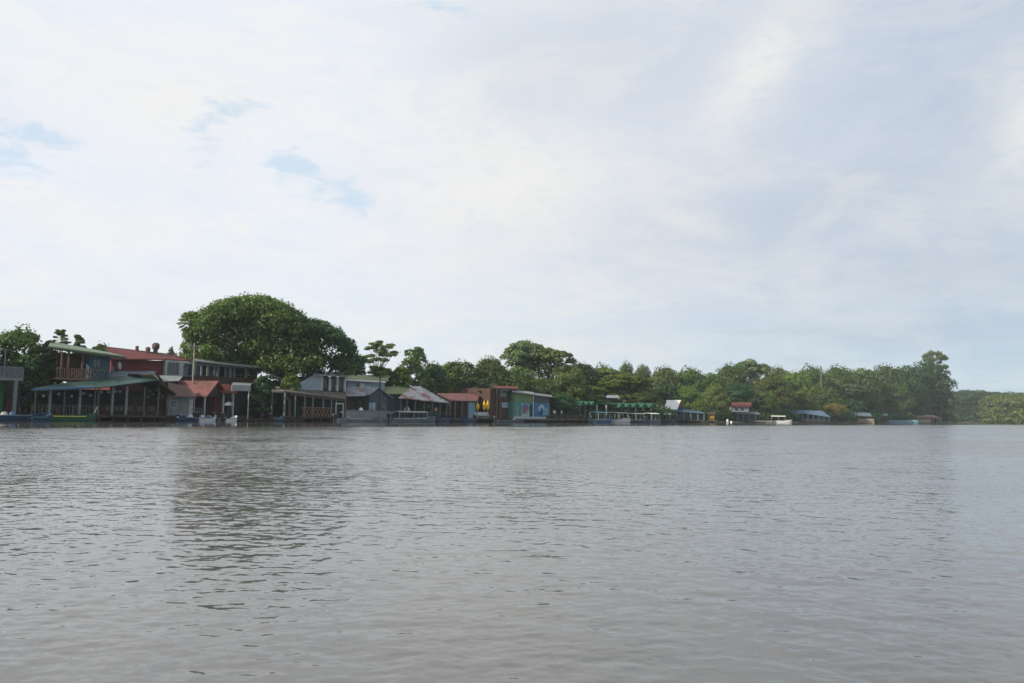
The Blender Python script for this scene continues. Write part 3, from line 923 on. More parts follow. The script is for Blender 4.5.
G.part('header', MB().box(X(192.5, y_), X(256, y_), y_ + .02, y_ + .12, zz(250, 368.4, y_), zz(250, 366.6, y_)), 'grey_wall')
for px in (193, 200, 206, 213, 216.5, 224, 229, 233, 245):
    h = .14 if px in (216.5, 229) else .09
    G.part('post', MB().box(X(px, y_) - h, X(px, y_) + h, y_ - .02, y_ + .14, zf, zz(px, 365 if px > 225 else 362.5, y_)), 'grey_paint')
for a, b in ((194, 199), (207, 212), (225, 228.5), (230, 232.6)):
    G.part('shutter', MB().box(X(a, y_ + .6), X(b, y_ + .6), y_ + .6, y_ + .66, zf, zf + 1.25), 'slate_wall')
G.part('rear_lean_to', MB().slab([(X(262, 5), 5, zz(262, 371, 5)), (X(282, 5), 5, zz(282, 379.5, 5)), (X(284, 9), 9, zz(284, 377.5, 9)), (X(262, 9), 9, zz(262, 367, 9))], .14), 'cream_roof')
G.part('rear_room', MB().box(X(258, 5.5), X(284, 5.5), 5.5, 9, .5, zz(280, 381, 5.5)), 'dark_wall')

# grey canopy between
T_ = Thing('grey_canopy', 'small pale grey corrugated canopy above the red gabled hut', 'canopy', S, X(158, 4), 4)
T_.part('roof', MB().slab([(X(162, 4), 4, zz(162, 381, 4)), (X(178, 4), 4, zz(178, 380.5, 4)), (X(181, 6.8), 6.8, zz(181, 376, 6.8)), (X(158, 6.8), 6.8, zz(158, 375.2, 6.8))], .08), 'grey_roof')
for px in (164, 177):
    T_.part('post', MB().box(X(px, 5) - .06, X(px, 5) + .06, 4.94, 5.06, .7, zz(px, 380, 5)), 'grey_timber')

# ---- D: red gabled hut
def gable_hut(nm, label, pL, pR, pyr, pye, y0, y1, roof_m, wall_m, deck=True, posts=(), gable_m='dark_timber', eave=.35):
    """hut whose ridge runs along the shore; the wall and posts stand on a deck"""
    a, b = X(pL, y0), X(pR, y0)
    t = Thing(nm, label, 'hut', S, a, y0)
    zr_ = zz(pR, pyr, (y0 + y1) / 2); ze = zz(pR, pye, y0 - eave)
    ym = (y0 + y1) / 2
    t.part('roof', MB().slab([(a - .3, y0 - eave, ze), (b + .3, y0 - eave, ze), (b + .3, ym, zr_), (a - .3, ym, zr_)], .09)
           .slab([(a - .3, ym, zr_), (b + .3, ym, zr_), (b + .3, y1 + eave, ze), (a - .3, y1 + eave, ze)], .09), roof_m)
    for xx in (a, b):
        t.part('gable_wall', MB().add([(xx - .05, y0, ze), (xx - .05, y1, ze), (xx - .05, ym, zr_ - .16), (xx + .05, y0, ze), (xx + .05, y1, ze), (xx + .05, ym, zr_ - .16)],
                                      [(0, 1, 2), (5, 4, 3), (0, 3, 4, 1), (1, 4, 5, 2), (2, 5, 3, 0)]), gable_m)
    t.part('wall', MB().box(a + .1, b - .1, y0 + (y1 - y0) * .55, y1, DK, ze), wall_m)
    if deck:
        t.part('deck', MB().box(a - .2, b + .2, y0 - .4, y1, DK - .2, DK), 'dark_timber')
        piles(t, [a + .1 + k * (b - a - .2) / 4 for k in range(5)], (y0 - .2,), DK - .2)
    for px in posts:
        t.part('post', MB().box(X(px, y0) - .07, X(px, y0) + .07, y0 - .07, y0 + .07, DK, ze), 'white_paint')
    return t, a, b, ze
# the big red hut has its gable turned to the right: build in a turned frame
def turned(px, y, turn):
    p = S.world(X(px, y), y)
    return Frame(p.x, p.y, S.phi + turn)
FD = turned(205, 0.6, R(-60))
D = Thing('red_gabled_hut', 'open hut with faded red gabled roof and dark gable end over the water', 'hut', FD, 0, 0)
fx = lambda px, y=0.0: FD.x(px, y)
fz = lambda px, py, y=0.0: FD.z(px, py, y)
xr = fx(206.5, -.4); xl = xr - 5.4
ze, zr_ = fz(206, 396, -.4), fz(216, 380.8, 2)
D.part('roof', MB().slab([(xl, -.4, ze), (xr, -.4, ze), (xr, 2.0, zr_), (xl, 2.0, zr_)], .10).slab([(xl, 2.0, zr_), (xr, 2.0, zr_), (xr, 4.4, ze), (xl, 4.4, ze)], .10), 'orange_red_roof')
D.part('gable_wall', MB().add([(xr - .45, 0, ze), (xr - .45, 4, ze), (xr - .45, 2, zr_ - .2), (xr - .35, 0, ze), (xr - .35, 4, ze), (xr - .35, 2, zr_ - .2)],
                              [(0, 1, 2), (5, 4, 3), (0, 3, 4, 1), (1, 4, 5, 2), (2, 5, 3, 0)]), 'dark_timber')
D.part('wall', MB().box(xl + .3, xr - .6, 2.4, 3.9, DK, ze + .05), 'red_clutter')
D.part('deck', MB().box(xl, xr, -.5, 4.2, DK - .2, DK), 'dark_timber')
for a in (xl + .3, (xl + xr) / 2, xr - .4):
    for yy in (-.1, 3.95):
        D.part('post', MB().box(a - .07, a + .07, yy - .07, yy + .07, DK, ze + .05), 'white_paint')
mb = MB(); rail(mb, (xl + xr) / 2, xr - .4, -.25, DK, DK + .9, 9, .03); D.part('railing', mb, 'grey_paint')
D.part('door', MB().box(xl + 1.2, xl + 2.0, 2.32, 2.4, DK, DK + 1.8), 'white_paint')
piles(D, [xl + .2, (xl + xr) / 2, xr - .3], (-.3, 2.0), DK - .2)
# brown thatch-like roof in front left, darker than the red one
T_ = Thing('brown_hut', 'low hut with brown roof left of the red gabled hut', 'hut', S, X(166, 0), 0)
T_.part('roof', MB().slab([(X(168, -.4), -.4, zz(168, 395.5, -.4)), (X(196, -.4), -.4, zz(196, 396.5, -.4)), (X(189, 1.8), 1.8, zz(189, 387.5, 1.8)), (X(167, 2.4), 2.4, zz(167, 382, 2.4))], .12), 'terracotta')
T_.part('wall', MB().box(X(167, 1), X(193, 1), 1.0, 1.1, DK, zz(180, 396, 1)), 'grey_wall')
T_.part('deck', MB().box(X(166, 0), X(196, 0), -.3, 1.6, DK - .21, DK - .01), 'dark_timber')
T_.window(X(170, 1), X(177, 1), 1.0, DK + .8, DK + 1.7, 'white_paint')
T_.part('door', MB().box(X(189, .9), X(193, .9), .93, .99, DK, DK + 1.8), 'white_paint')
for px in (170, 182, 194):
    T_.part('post', MB().box(X(px, 0) - .06, X(px, 0) + .06, -.06, .06, DK, zz(px, 396.5, 0)), 'grey_paint')

# ---- E: small red hut + white fascia shelter
E1, a, b, ze_ = gable_hut('small_red_hut', 'smaller dark red gabled hut beside the pale fascia shelter', 221, 234, 384.5, 393, 1.6, 5.2, 'red_roof', 'dark_wall', posts=(223, 233))
T_ = Thing('boat_shelter', 'open shelter with a long pale fascia board on a thin post', 'shelter', S, X(228, .4), .4)
za, zb_ = zz(240, 391, .4), zz(240, 385.2, .4)
T_.part('fascia', MB().box(X(230.5, .4), X(249.5, .4), .3, .4, za, zb_), 'grey_roof')
T_.part('roof', MB().slab([(X(230.5, .4), .4, zb_), (X(249.5, .4), .4, zb_), (X(251, 5), 5, zb_ + .5), (X(232, 5), 5, zb_ + .5)], .1), 'grey_roof')
for px, m in ((248.2, 'white_paint'), (232, 'grey_timber')):
    T_.part('post', MB().bar((X(px, .5), .5, -.6), (X(px, .5), .5, za), .07), m)
T_.part('deck', MB().box(X(229, .6), X(251, .6), .6, 5, DK - .2, DK), 'dark_timber')
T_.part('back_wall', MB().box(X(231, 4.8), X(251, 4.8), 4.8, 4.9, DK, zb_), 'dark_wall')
# bundled tarp
tx, tz = X(228.5, -.3), zz(228.5, 402.5, -.3)
T_ = Thing('parasol', 'small greyish open parasol in front of the small dark red hut', 'parasol', S, tx, -.3, DK)
T_.part('canopy', MB().lathe((tx, -.3, tz - .35), [(.72, 0), (.55, .2), (.25, .36), (.03, .42)], 10), 'grey_paint')
T_.part('pole', MB().bar((tx, -.3, -.4), (tx, -.3, tz + .2), .03), 'grey_paint')
for k in (1,):
    T_ = Thing('landing_stage', 'low dark timber landing between the red hut and the big tree', 'dock', S, X(250), 0)
    T_.part('deck', MB().box(X(214, -.2), X(302, -.2), -.8, 2.0, DK - .5, DK - .35), 'dark_timber')
    piles(T_, [X(214) + .5 + i * 1.5 for i in range(8)], (-.7,), DK - .5)

# dark sheds under the big tree
T_ = Thing('thatched_shelter', 'cream edged flat shelter roof under the big tree', 'shelter', S, X(271, 1), 1)
zt = zz(278, 389, 1)
T_.part('roof', MB().slab([(X(271, .6), .6, zz(271, 390.5, .6)), (X(284, .6), .6, zz(284, 390.8, .6)), (X(285, 4), 4, zz(285, 386, 4)), (X(273, 4), 4, zz(273, 387, 4))], .22), 'cream_roof')
for px in (272, 283.5):
    T_.part('post', MB().box(X(px, 1) - .07, X(px, 1) + .07, .95, 1.09, DK, zt), 'grey_timber')
T_.part('deck', MB().box(X(270, 1), X(288, 1), .6, 5, DK - .2, DK), 'dark_timber')
T_.part('back_wall', MB().box(X(256, 4.9), X(285, 4.9), 4.9, 5.0, DK, zt - .1), 'dark_wall')

# ---- F: pale blue gabled restaurant
yf = 2.0
Fh = Thing('blue_gabled_restaurant', 'pale blue gabled upper wall and white columned windows above a veranda with crossed timber railing', 'restaurant', S, X(283, yf), yf)
z1_, z2_ = zz(320, 390.5, yf), zz(320, 376.0, yf)
Fh.part('gable_wall', MB().prism([(X(290, yf), zz(290, 389.5, yf)), (X(320.5, yf), zz(320.5, 390.5, yf)), (X(320.5, yf), zz(320.5, 375.5, yf)), (X(314, yf), zz(314, 374, yf))], yf, yf + .2), 'pale_blue_wall')
Fh.part('upper_wall', MB().box(X(320.7, yf), X(345, yf), yf + .35, yf + .5, z1_, z2_), 'dark_wall')
Fh.part('side_room', MB().box(X(292, yf + .3), X(344, yf + .3), yf + .55, 9, .6, z1_ + .2), 'dark_wall')
Fh.part('upper_room', MB().box(X(318, yf + .3), X(345, yf + .3), yf + .55, 9, z1_ + .2, z2_), 'slate_wall')
for px in (321.3, 329.5, 337, 344.6):
    h = .16
    Fh.part('column', MB().box(X(px, yf) - h, X(px, yf) + h, yf + .02, yf + .3, z1_, z2_), 'white_paint')
for a, b in ((322.4, 328.5), (330.6, 336), (338.1, 343.5)):
    Fh.window(X(a, yf), X(b, yf), yf + .33, z1_ + .25, z2_ - .15, 'dark_timber', 'glass', 1)
Fh.part('roof', MB().slab([(X(312, 1.6), 1.5, zz(312, 374.3, 1.6)), (X(347, 1.6), 1.5, zz(347, 376.0, 1.6)), (X(345, 9), 9.5, z2_ + 1.0), (X(316, 9), 9.5, z2_ + 1.3)], .14), 'grey_roof')
Fh.part('veranda_roof', MB().slab([(X(284, -.4), -.4, zz(284, 391, -.4)), (X(346, -.4), -.4, zz(346, 398.5, -.4)), (X(346, yf), yf, zz(346, 392.5, yf)), (X(284, yf), yf, zz(284, 388.5, yf))], .12), 'roof_felt')
Fh.part('veranda_beam', MB().slab([(X(290, -.2), -.2, zz(290, 393.5, -.2)), (X(346, -.2), -.2, zz(346, 400, -.2)), (X(346, -.05), -.05, zz(346, 400, -.2)), (X(290, -.05), -.05, zz(290, 393.5, -.2))], .16), 'timber')
Fh.part('deck', MB().box(X(283, 0), X(347, 0), -.5, 7, DK - .2, DK), 'dark_timber')
Fh.part('lower_wall', MB().box(X(292, 3), X(345, 3), 3.0, 3.1, DK, z1_), 'brown_wall')
for px in (284.5, 295, 304.5, 312.5, 323, 331, 336, 345):
    Fh.part('post', MB().box(X(px, 0) - .07, X(px, 0) + .07, -.12, .02, DK, zz(px, 392.5 + (px - 285) * .115, 0)), 'grey_paint')
mb = MB(); xk = X(302, -.3); dx = (X(332, -.3) - xk) / 9
for k in range(9):
    mb.bar((xk + k * dx, -.35, DK), (xk + (k + 1) * dx, -.35, DK + 1.15), .05, 4).bar((xk + (k + 1) * dx, -.42, DK), (xk + k * dx, -.42, DK + 1.15), .05, 4)
mb.box(xk - .1, xk + 9 * dx + .1, -.46, -.36, DK + 1.12, DK + 1.2)
Fh.part('crossed_railing', mb, 'tan_timber')
mb = MB()
a, b = X(335.5, -.3), X(343.5, -.3); zt = zz(340, 403, -.3)
mb.box(a, a + .12, -.36, -.26, DK, zt).box(b - .12, b, -.36, -.26, DK, zt).box(a + .12, b - .12, -.36, -.26, zt - .15, zt)
Fh.part('gate_frame', mb, 'white_paint')
piles(Fh, [X(284) + i * 1.35 for i in range(9)], (-.35,), DK - .2)

# ---- G: olive roofed house behind
yg = 6
G2 = Thing('olive_roofed_house', 'pale house with olive green roof and white fascia behind the rusty roofed shack', 'house', S, X(346, yg), yg)
zg = zz(365, 381.0, yg)
G2.part('wall', MB().box(X(347, yg), X(384, yg), yg, yg + 8, .7, zg), 'pale_blue_wall')
G2.part('roof', MB().slab([(X(344.5, yg - .6), yg - .6, zz(344.5, 380.2, yg - .6)), (X(385, yg - .6), yg - .6, zz(385, 380.2, yg - .6)), (X(391, 11), 11, zz(391, 375.0, 11)), (X(345, 11), 11, zz(345, 374.8, 11))], .1), 'olive_roof')
G2.part('fascia', MB().box(X(344.5, yg - .6), X(385, yg - .6), yg - .7, yg - .61, zz(365, 381.6, yg - .6), zz(365, 380.1, yg - .6)), 'bright_white')
G2.part('air_conditioner', MB().box(X(357, yg), X(361.5, yg), yg - .5, yg, zz(359, 386.8, yg), zz(359, 383.5, yg)), 'white_paint')

# rusty lean-to + gabled slate shack
yr = 2.2
H1 = Thing('rusty_roofed_shack', 'shack with rust patched pale blue metal roof over dark openings', 'shack', S, X(345, yr), yr)
H1.part('roof', MB().slab([(X(345.5, 1.4), 1.4, zz(345.5, 395.8, 1.4)), (X(365, 1.4), 1.4, zz(365, 395.5, 1.4)), (X(370, 5), 5, zz(370, 386.5, 5)), (X(346, 5), 5, zz(346, 387, 5))], .08), 'rust_roof')
H1.part('wall', MB().box(X(346, yr), X(368, yr), yr + .8, 5, .6, zz(360, 395, yr)), 'dark_wall')
H1.part('panel', MB().box(X(348, yr), X(356, yr), yr + .7, yr + .78, .8, zz(352, 400, yr)), 'brown_wall')
H1.part('panel', MB().box(X(361, yr), X(366, yr), yr + .7, yr + .78, .8, zz(363, 399, yr)), 'terracotta')
H1.part('deck', MB().box(X(346, 0), X(392, 0), .2, 5, DK - .2, DK), 'dark_timber')
FS = turned(377, 1.2, R(0))
H2 = Thing('slate_gabled_shack', 'small blue grey gabled shack behind a tall dark pole', 'shack', S, X(368, 1.2), 1.2)
xp0, xp1, xpm = X(368.5, 1.2), X(389, 1.2), X(377.5, 1.2)
zp, ze1 = zz(377.5, 387.3, 1.2), zz(368.5, 394.5, 1.2)
H2.part('wall', MB().prism([(xp0 + .3, DK), (xp1 - .3, DK), (xp1 - .3, ze1 - .25), (xpm, zp - .15), (xp0 + .3, ze1 - .2)], 1.3, 5), 'slate_wall')
H2.part('roof', MB().slab([(xp0, 1.0, ze1), (xpm, 1.0, zp), (xpm, 5.3, zp), (xp0, 5.3, ze1)], .08).slab([(xpm, 1.0, zp), (xp1 + .6, 1.0, ze1 - .35), (xp1 + .6, 5.3, ze1 - .35), (xpm, 5.3, zp)], .08), 'grey_roof')
H2.part('door', MB().box(X(372, 1.3), X(375, 1.3), 1.22, 1.295, DK, DK + 2.0), 'white_paint')
H2.part('sheet_panel', MB().box(X(368.8, 1.3), X(371.5, 1.3), 1.22, 1.295, DK, DK + 2.0), 'light_blue')
H2.part('window', MB().box(X(381, 1.3), X(385, 1.3), 1.24, 1.295, DK + .9, DK + 1.8), 'glass')
T_ = Thing('olive_roofed_shed', 'low shed with olive green roof left of the patchy hip roof', 'shed', S, X(386, 4), 4)
T_.part('roof', MB().slab([(X(387, 3.6), 3.6, zz(387, 393.5, 3.6)), (X(404, 3.6), 3.6, zz(404, 393.8, 3.6)), (X(411, 8), 8, zz(411, 386.2, 8)), (X(381, 8), 8, zz(381, 386.5, 8))], .09), 'olive_roof')
T_.part('wall', MB().box(X(388, 4), X(407, 4), 4.2, 8, .6, zz(395, 394, 4)), 'slate_wall')

# sea wall with rail and cloth strip
Wq = Thing('quay', 'long blue grey quay wall with a pale coping under the shacks', 'quay', S, X(346, -.3), -.3)
zq = zz(366, 411, -.3)
Wq.part('wall', MB().box(X(346, -.3), X(390, -.3), -.3, .1, -.8, zq), 'grey_wall')
Wq.part('coping', MB().box(X(346, -.3), X(390, -.3), -.36, .16, zq, zq + .09), 'grey_paint')
Wq.part('paving', MB().box(X(346, -.3), X(396, -.3), .17, 1.2, zq - .3, zq - .1), 'concrete')

# ---- H: patchy hip roof pavilion
ya = -.4
Hh = Thing('patchy_roof_pavilion', 'open pavilion under a large hipped roof patched red and white', 'pavilion', S, X(400), 0)
pA = (X(398, ya), ya, zz(398, 397.5, ya)); pB = (X(448, ya), ya, zz(448, 402.5, ya))
pC = (X(412, 4.0), 4.0, zz(412, 386.0, 4.0)); pD = (X(419, 4.0), 4.0, zz(419, 386.3, 4.0))
pE = (X(398, 8.4), 8.4, pA[2]); pF = (pB[0], 8.4, pB[2])
Hh.part('roof', MB().slab([pA, pB, pD, pC], .1).slab([pE, pA, pC], .1).slab([pB, pF, pD], .1).slab([pF, pE, pC, pD], .1), 'patchy_roof')
Hh.part('hip_cap', MB().bar(pD, pB, .09, 5), 'white_paint')
Hh.part('deck', MB().box(X(399), X(449), -.6, 7.5, DK - .2, DK), 'dark_timber')
Hh.part('back_wall', MB().box(X(400, 6), X(447, 6), 6, 6.15, DK, pB[2]), 'dark_wall')
for i, px in enumerate((400.5, 407, 415, 424, 432, 440, 446.5)):
    Hh.part('post', MB().box(X(px, 0) - .09, X(px, 0) + .09, -.1, .08, DK, zz(px, 398 + (px - 398) * .1, 0) ), 'grey_timber')
mb = MB(); rail(mb, X(400), X(447), -.5, DK, DK + .95, 24, .03); Hh.part('railing', mb, 'grey_timber')
piles(Hh, [X(399) + i * 1.8 for i in range(8)], (-.45,), DK - .2)
Hh.part('counter', MB().box(X(418, 2), X(434, 2), 2, 2.6, DK, DK + 1.0), 'navy_wall')
Hh.part('cloth_bundle', MB().ball((X(407, .3), .3, DK + 1.1), .45, 9), 'beige_wall')

# red roof next
Hr = Thing('long_red_pavilion', 'open pavilion with long low brick red roof right of the patched hip roof', 'pavilion', S, X(449), 0)
Hr.part('roof', MB().slab([(X(449.5, -.2), -.2, zz(449.5, 400.5, -.2)), (X(477, -.2), -.2, zz(477, 401, -.2)), (X(480.5, 5), 5, zz(480.5, 393, 5)), (X(437, 5), 5, zz(437, 393.2, 5))], .1), 'orange_red_roof')
Hr.part('deck', MB().box(X(449.2), X(514), -.6, 7, DK - .21, DK - .01), 'dark_timber')
Hr.part('back_wall', MB().box(X(449, 4), X(478, 4), 4, 4.1, DK, zz(460, 399, 4)), 'terracotta')
Hr.part('blue_panel', MB().box(X(468.5, .2), X(475.5, .2), .2, .28, DK, zz(472, 402.5, .2)), 'light_blue')
for px in (450, 455, 462, 468, 477):
    Hr.part('post', MB().box(X(px, 0) - .09, X(px, 0) + .09, -.1, .08, DK, zz(px, 400.5, 0)), 'grey_timber')
piles(Hr, [X(450) + i * 2.4 for i in range(7)], (-.45,), DK - .2)

# ---- yellow folded parasols
for i, (px, lab) in enumerate(((477.7, 'shorter yellow folded parasol standing apart on the left of its trio'), (484.2, 'middle one of three yellow folded parasols on the deck'), (487.8, 'right hand one of three yellow folded parasols on the deck'))):
    xx = X(px, -.2); zt = zz(px, 400.5 if i else 402.5, -.2); zlo = zz(px, 409.5, -.2)
    T_ = Thing('parasol', lab, 'parasol', S, xx, -.2, DK, 'yellow folded parasols on the deck')
    T_.part('canopy', MB().lathe((xx, -.2, zlo), [(.20, 0), (.27, .3), (.25, .8), (.14, (zt - zlo) * .8), (.04, zt - zlo)], 9), 'yellow_cloth')
    T_.part('pole', MB().bar((xx, -.2, DK), (xx, -.2, zt + .15), .04), 'white_paint')
for k in range(8):
    px = 477.5 + k * 1.75
    xx = X(px, -.45)
    T_ = Thing('deck_chair', 'small white slatted chair on the deck beneath the yellow parasols', 'chair', S, xx, -.4, DK, 'white chairs beneath the yellow parasols')
    T_.part('seat', MB().box(xx - .2, xx + .2, -.5, -.1, DK + .42, DK + .46), 'white_paint')
    T_.part('backrest', MB().slab([(xx - .2, -.1, DK + .46), (xx + .2, -.1, DK + .46), (xx + .2, .02, DK + .95), (xx - .2, .02, DK + .95)], .03), 'white_paint')
    for a in (-.17, .17):
        for b in (-.47, -.13):
            T_.part('leg', MB().bar((xx + a, b, DK), (xx + a, b, DK + .42), .02, 4), 'white_paint')

# ---- I: brown two storey house
yi = 1.0
I_ = Thing('brown_timber_house', 'brown timber two storey house with thin red roof and a light blue window', 'house', S, X(480, yi), yi)
I_.part('wall', MB().box(X(490, yi), X(514.5, yi), yi, 8, DK, zz(505, 389, yi)), 'brown_wall')
I_.part('side_wall', MB().box(X(478, 4.5), X(490, 4.5), 4.5, 9, .6, zz(490, 388, 4.5)), 'dark_wall')
I_.part('roof', MB().slab([(X(494, .3), .3, zz(494, 388.0, .3)), (X(519, .3), .3, zz(519, 388.6, .3)), (X(514, 8), 8, zz(514, 385.8, 8)), (X(493, 8), 8, zz(493, 385.6, 8))], .12), 'red_roof')
I_.part('side_roof', MB().slab([(X(477, 3), 3, zz(477, 391, 3)), (X(497, 3), 3, zz(497, 388.5, 3)), (X(497, 9), 9, zz(497, 384.2, 9)), (X(484, 9), 9, zz(484, 384, 9))], .12), 'dark_timber')
I_.part('upper_opening', MB().box(X(496, yi), X(512, yi), yi - .06, yi + .02, zz(505, 397, yi), zz(505, 389.8, yi)), 'glass')
I_.part('lintel', MB().box(X(497, yi), X(513, yi), yi - .12, yi - .07, zz(505, 390.4, yi), zz(505, 388.9, yi)), 'mural_teal')
I_.window(X(501.8, yi), X(507.5, yi), yi, zz(505, 407.5, yi), zz(505, 402.5, yi), 'white_paint', 'sky_glass', 1)
for px in (495.5, 499, 511):
    I_.part('post', MB().box(X(px, yi) - .1, X(px, yi) + .1, yi - .35, yi - .2, DK, zz(px, 389, yi)), 'timber')
I_.part('balcony_beam', MB().box(X(492, yi), X(515, yi), yi - .4, yi - .36, zz(505, 399, yi), zz(505, 397.6, yi)), 'brown_wall')

# ---- J: mural building
yj = -.1
J = Thing('painted_waterfront_building', 'teal and lime building with colourful painted panels facing the river', 'building', S, X(514.5, yj), yj)
zj0 = DK
J.part('lower_wall', MB().box(X(513.5, yj), X(550, yj), yj + .05, 6, zj0, zz(532, 402.5, yj)), 'teal_wall')
J.part('upper_wall', MB().prism([(X(515.5, yj), zz(530, 402.4, yj)), (X(533, yj), zz(533, 402.4, yj)), (X(533, yj), zz(533, 394.0, yj)), (X(515.5, yj), zz(515.5, 392.5, yj))], yj + .1, 5.9), 'lime_wall')
J.part('upper_wall', MB().prism([(X(533.3, yj), zz(533, 402.4, yj)), (X(549.5, yj), zz(549, 402.4, yj)), (X(549.5, yj), zz(549.5, 396.0, yj)), (X(533.3, yj), zz(533, 394.0, yj))], yj + .12, 5.9), 'slate_wall')
J.part('roof', MB().slab([(X(512, -.6), -.6, zz(512, 391.2, -.6)), (X(533.5, -.6), -.6, zz(533.5, 394.2, -.6)), (X(534, 6.5), 6.5, zz(534, 392.0, 6.5)), (X(513, 6.5), 6.5, zz(513, 389.6, 6.5))], .14)
       .slab([(X(533.6, -.5), -.5, zz(533.6, 394.6, -.5)), (X(552.5, -.5), -.5, zz(552.5, 396.6, -.5)), (X(551, 6.5), 6.5, zz(551, 394.8, 6.5)), (X(534, 6.5), 6.5, zz(534, 392.8, 6.5))], .14), 'grey_roof')
J.part('corner_post', MB().box(X(533, yj) - .12, X(533, yj) + .12, yj - .08, yj + .04, zj0, zz(533, 394.2, yj)), 'white_paint')
zA, zB = zz(525, 416.5, yj), zz(525, 403.2, yj)
def mural(x0, x1, base, blobs, lab):
    m = J.part('mural', MB().box(x0, x1, yj - .03, yj + .04, zA, zB), base, label=lab)
    for k, (mm, pts) in enumerate(blobs):
        poly = [(x0 + (x1 - x0) * a, zA + (zB - zA) * b) for a, b in pts]
        J.part('painted_shape', MB().prism(poly, yj - .04 - .004 * k, yj - .032 - .004 * k), mm, m)
mural(X(521, yj), X(529.5, yj), 'mural_teal', [
    ('mural_blue', [(.05, .55), (.3, .95), (.75, .9), (.95, .6), (.6, .45)]),
    ('mural_red', [(.15, .3), (.35, .2), (.62, .35), (.82, .75), (.7, .92), (.55, .6), (.3, .55)]),
    ('mural_white', [(.05, .05), (.3, .18), (.6, .12), (.95, .25), (.95, .02), (.05, .0)])], 'pale teal mural with a red shape')
mural(X(535, yj), X(548.5, yj), 'mural_blue', [
    ('mural_teal', [(.55, .1), (.95, .15), (.95, .8), (.75, .6), (.62, .35)]),
    ('mural_white', [(.25, .75), (.42, .95), (.62, .9), (.72, .6), (.62, .45), (.55, .7), (.40, .7), (.35, .4), (.28, .45)]),
    ('navy_wall', [(.3, .15), (.5, .1), (.55, .4), (.42, .55)])], 'blue mural with white swirls')
J.part('base_board', MB().box(X(514, yj), X(550, yj), yj - .06, yj + .04, DK, zA - .02), 'mural_white')
J.part('door', MB().box(X(529.9, yj), X(532.6, yj), yj - .02, yj + .04, zA, zB - .2), 'dark_wall')
J.part('door', MB().box(X(516.3, yj), X(518.6, yj), yj - .02, yj + .04, zA, zB - .4), 'grey_wall')
Jd = Thing('timber_dock', 'long low timber dock under the painted building and the trees right of it', 'dock', S, X(514), -1)
Jd.part('deck', MB().box(X(514.2, -1), X(577, -1), -1.4, 1.0 , DK - .22, DK - .02), 'grey_timber')
piles(Jd, [X(514) + .5 + i * 2.2 for i in range(11)], (-1.2,), DK - .22)
for px, w_, lab in ((556, 3, 'dark timber planter box on the dock below the trees'), (568, 3.5, 'long dark timber crate beside the green awnings')):
    T_ = Thing('planter', lab, 'planter', S, X(px, 0), 0, DK)
    T_.part('box', MB().box(X(px) - w_, X(px) + w_, -.4, .3, DK - .01, DK + .55), 'brown_wall')
    T_.part('rim', MB().box(X(px) - w_ - .05, X(px) + w_ + .05, -.45, .35, DK + .55, DK + .62), 'timber')

# ---- K: green gabled awning dock
K = Thing('green_awning_dock', 'long dock shelter with a row of small green gabled awnings on white posts', 'dock shelter', S, X(577), 0)
K.part('deck', MB().box(X(577.3, 0), X(657, 0), -1.0, 5, DK - .2, DK), 'timber')
K.part('back_wall', MB().box(X(578, 5), X(657, 5), 5, 5.2, DK, 3.4), 'dark_wall')
K.part('flat_roof', MB().box(X(595.5, 0), X(657, 0), .35, 5.4, zz(612, 404.6, 0), zz(612, 403.6, 0)), 'awning_green')
aw = [(578.5, 584), (584, 589.5), (589.5, 595), (617.5, 624), (624.5, 631), (631.5, 639), (639.5, 647), (647.5, 656)]
for a, b in aw:
    xa_, xb_ = X(a, -.2), X(b, -.2); xm_ = (xa_ + xb_) / 2
    yy = 401.2 if a < 600 else 403.2
    zt, zlo = zz((a + b) / 2, yy, -.2), zz((a + b) / 2, yy + 4.2, -.2)
    K.part('awning', MB().slab([(xa_, -.6, zlo), (xm_, -.6, zt), (xm_, 3.2, zt), (xa_, 3.2, zlo)], .06).slab([(xm_, -.6, zt), (xb_, -.6, zlo), (xb_, 3.2, zlo), (xm_, 3.2, zt)], .06)
           .add([(xa_ + .1, -.5, zlo), (xb_ - .1, -.5, zlo), (xm_, -.5, zt - .1)], [(0, 1, 2)]), 'awning_green')
for px in (579, 584, 589.5, 596, 605.5, 620, 627, 634.5, 642, 650, 656):
    K.part('post', MB().box(X(px, 0) - .1, X(px, 0) + .1, -.3, -.1, DK, zz(px, 405.0, 0)), 'white_paint' if px in (596, 634.5, 642, 650, 605.5) else 'grey_timber')
mb = MB(); rail(mb, X(578), X(657), -.8, DK, DK + .9, 34, .04); K.part('railing', mb, 'grey_timber')
piles(K, [X(578) + i * 3.4 for i in range(9)], (-.8,), DK - .2)
T_ = Thing('white_roofed_kiosk', 'small kiosk with white roof among the trees above the green awnings', 'kiosk', S, X(606, 9), 9)
T_.part('roof', MB().slab([(X(606, 8), 8, zz(606, 397.3, 8)), (X(620, 8), 8, zz(620, 397.8, 8)), (X(618, 11), 11, zz(618, 395.3, 11)), (X(607, 11), 11, zz(607, 395.1, 11))], .12), 'white_roof')
T_.part('wall', MB().box(X(607, 8.6), X(618, 8.6), 8.6, 10.6, .8, zz(612, 397.6, 8.6)), 'dark_wall')

# ================================================================== right hand buildings (each in a frame that faces the river)
def fthing(nm, lab, cat, px, off, turn=0.0, group=None):
    F = facing(px, off, turn)
    t = Thing(nm, lab, cat, F, 0, 0, 0, group)
    return t, (lambda p, y=0.0: F.x(p, y, 412)), (lambda p, q, y=0.0: F.z(p, q, y))

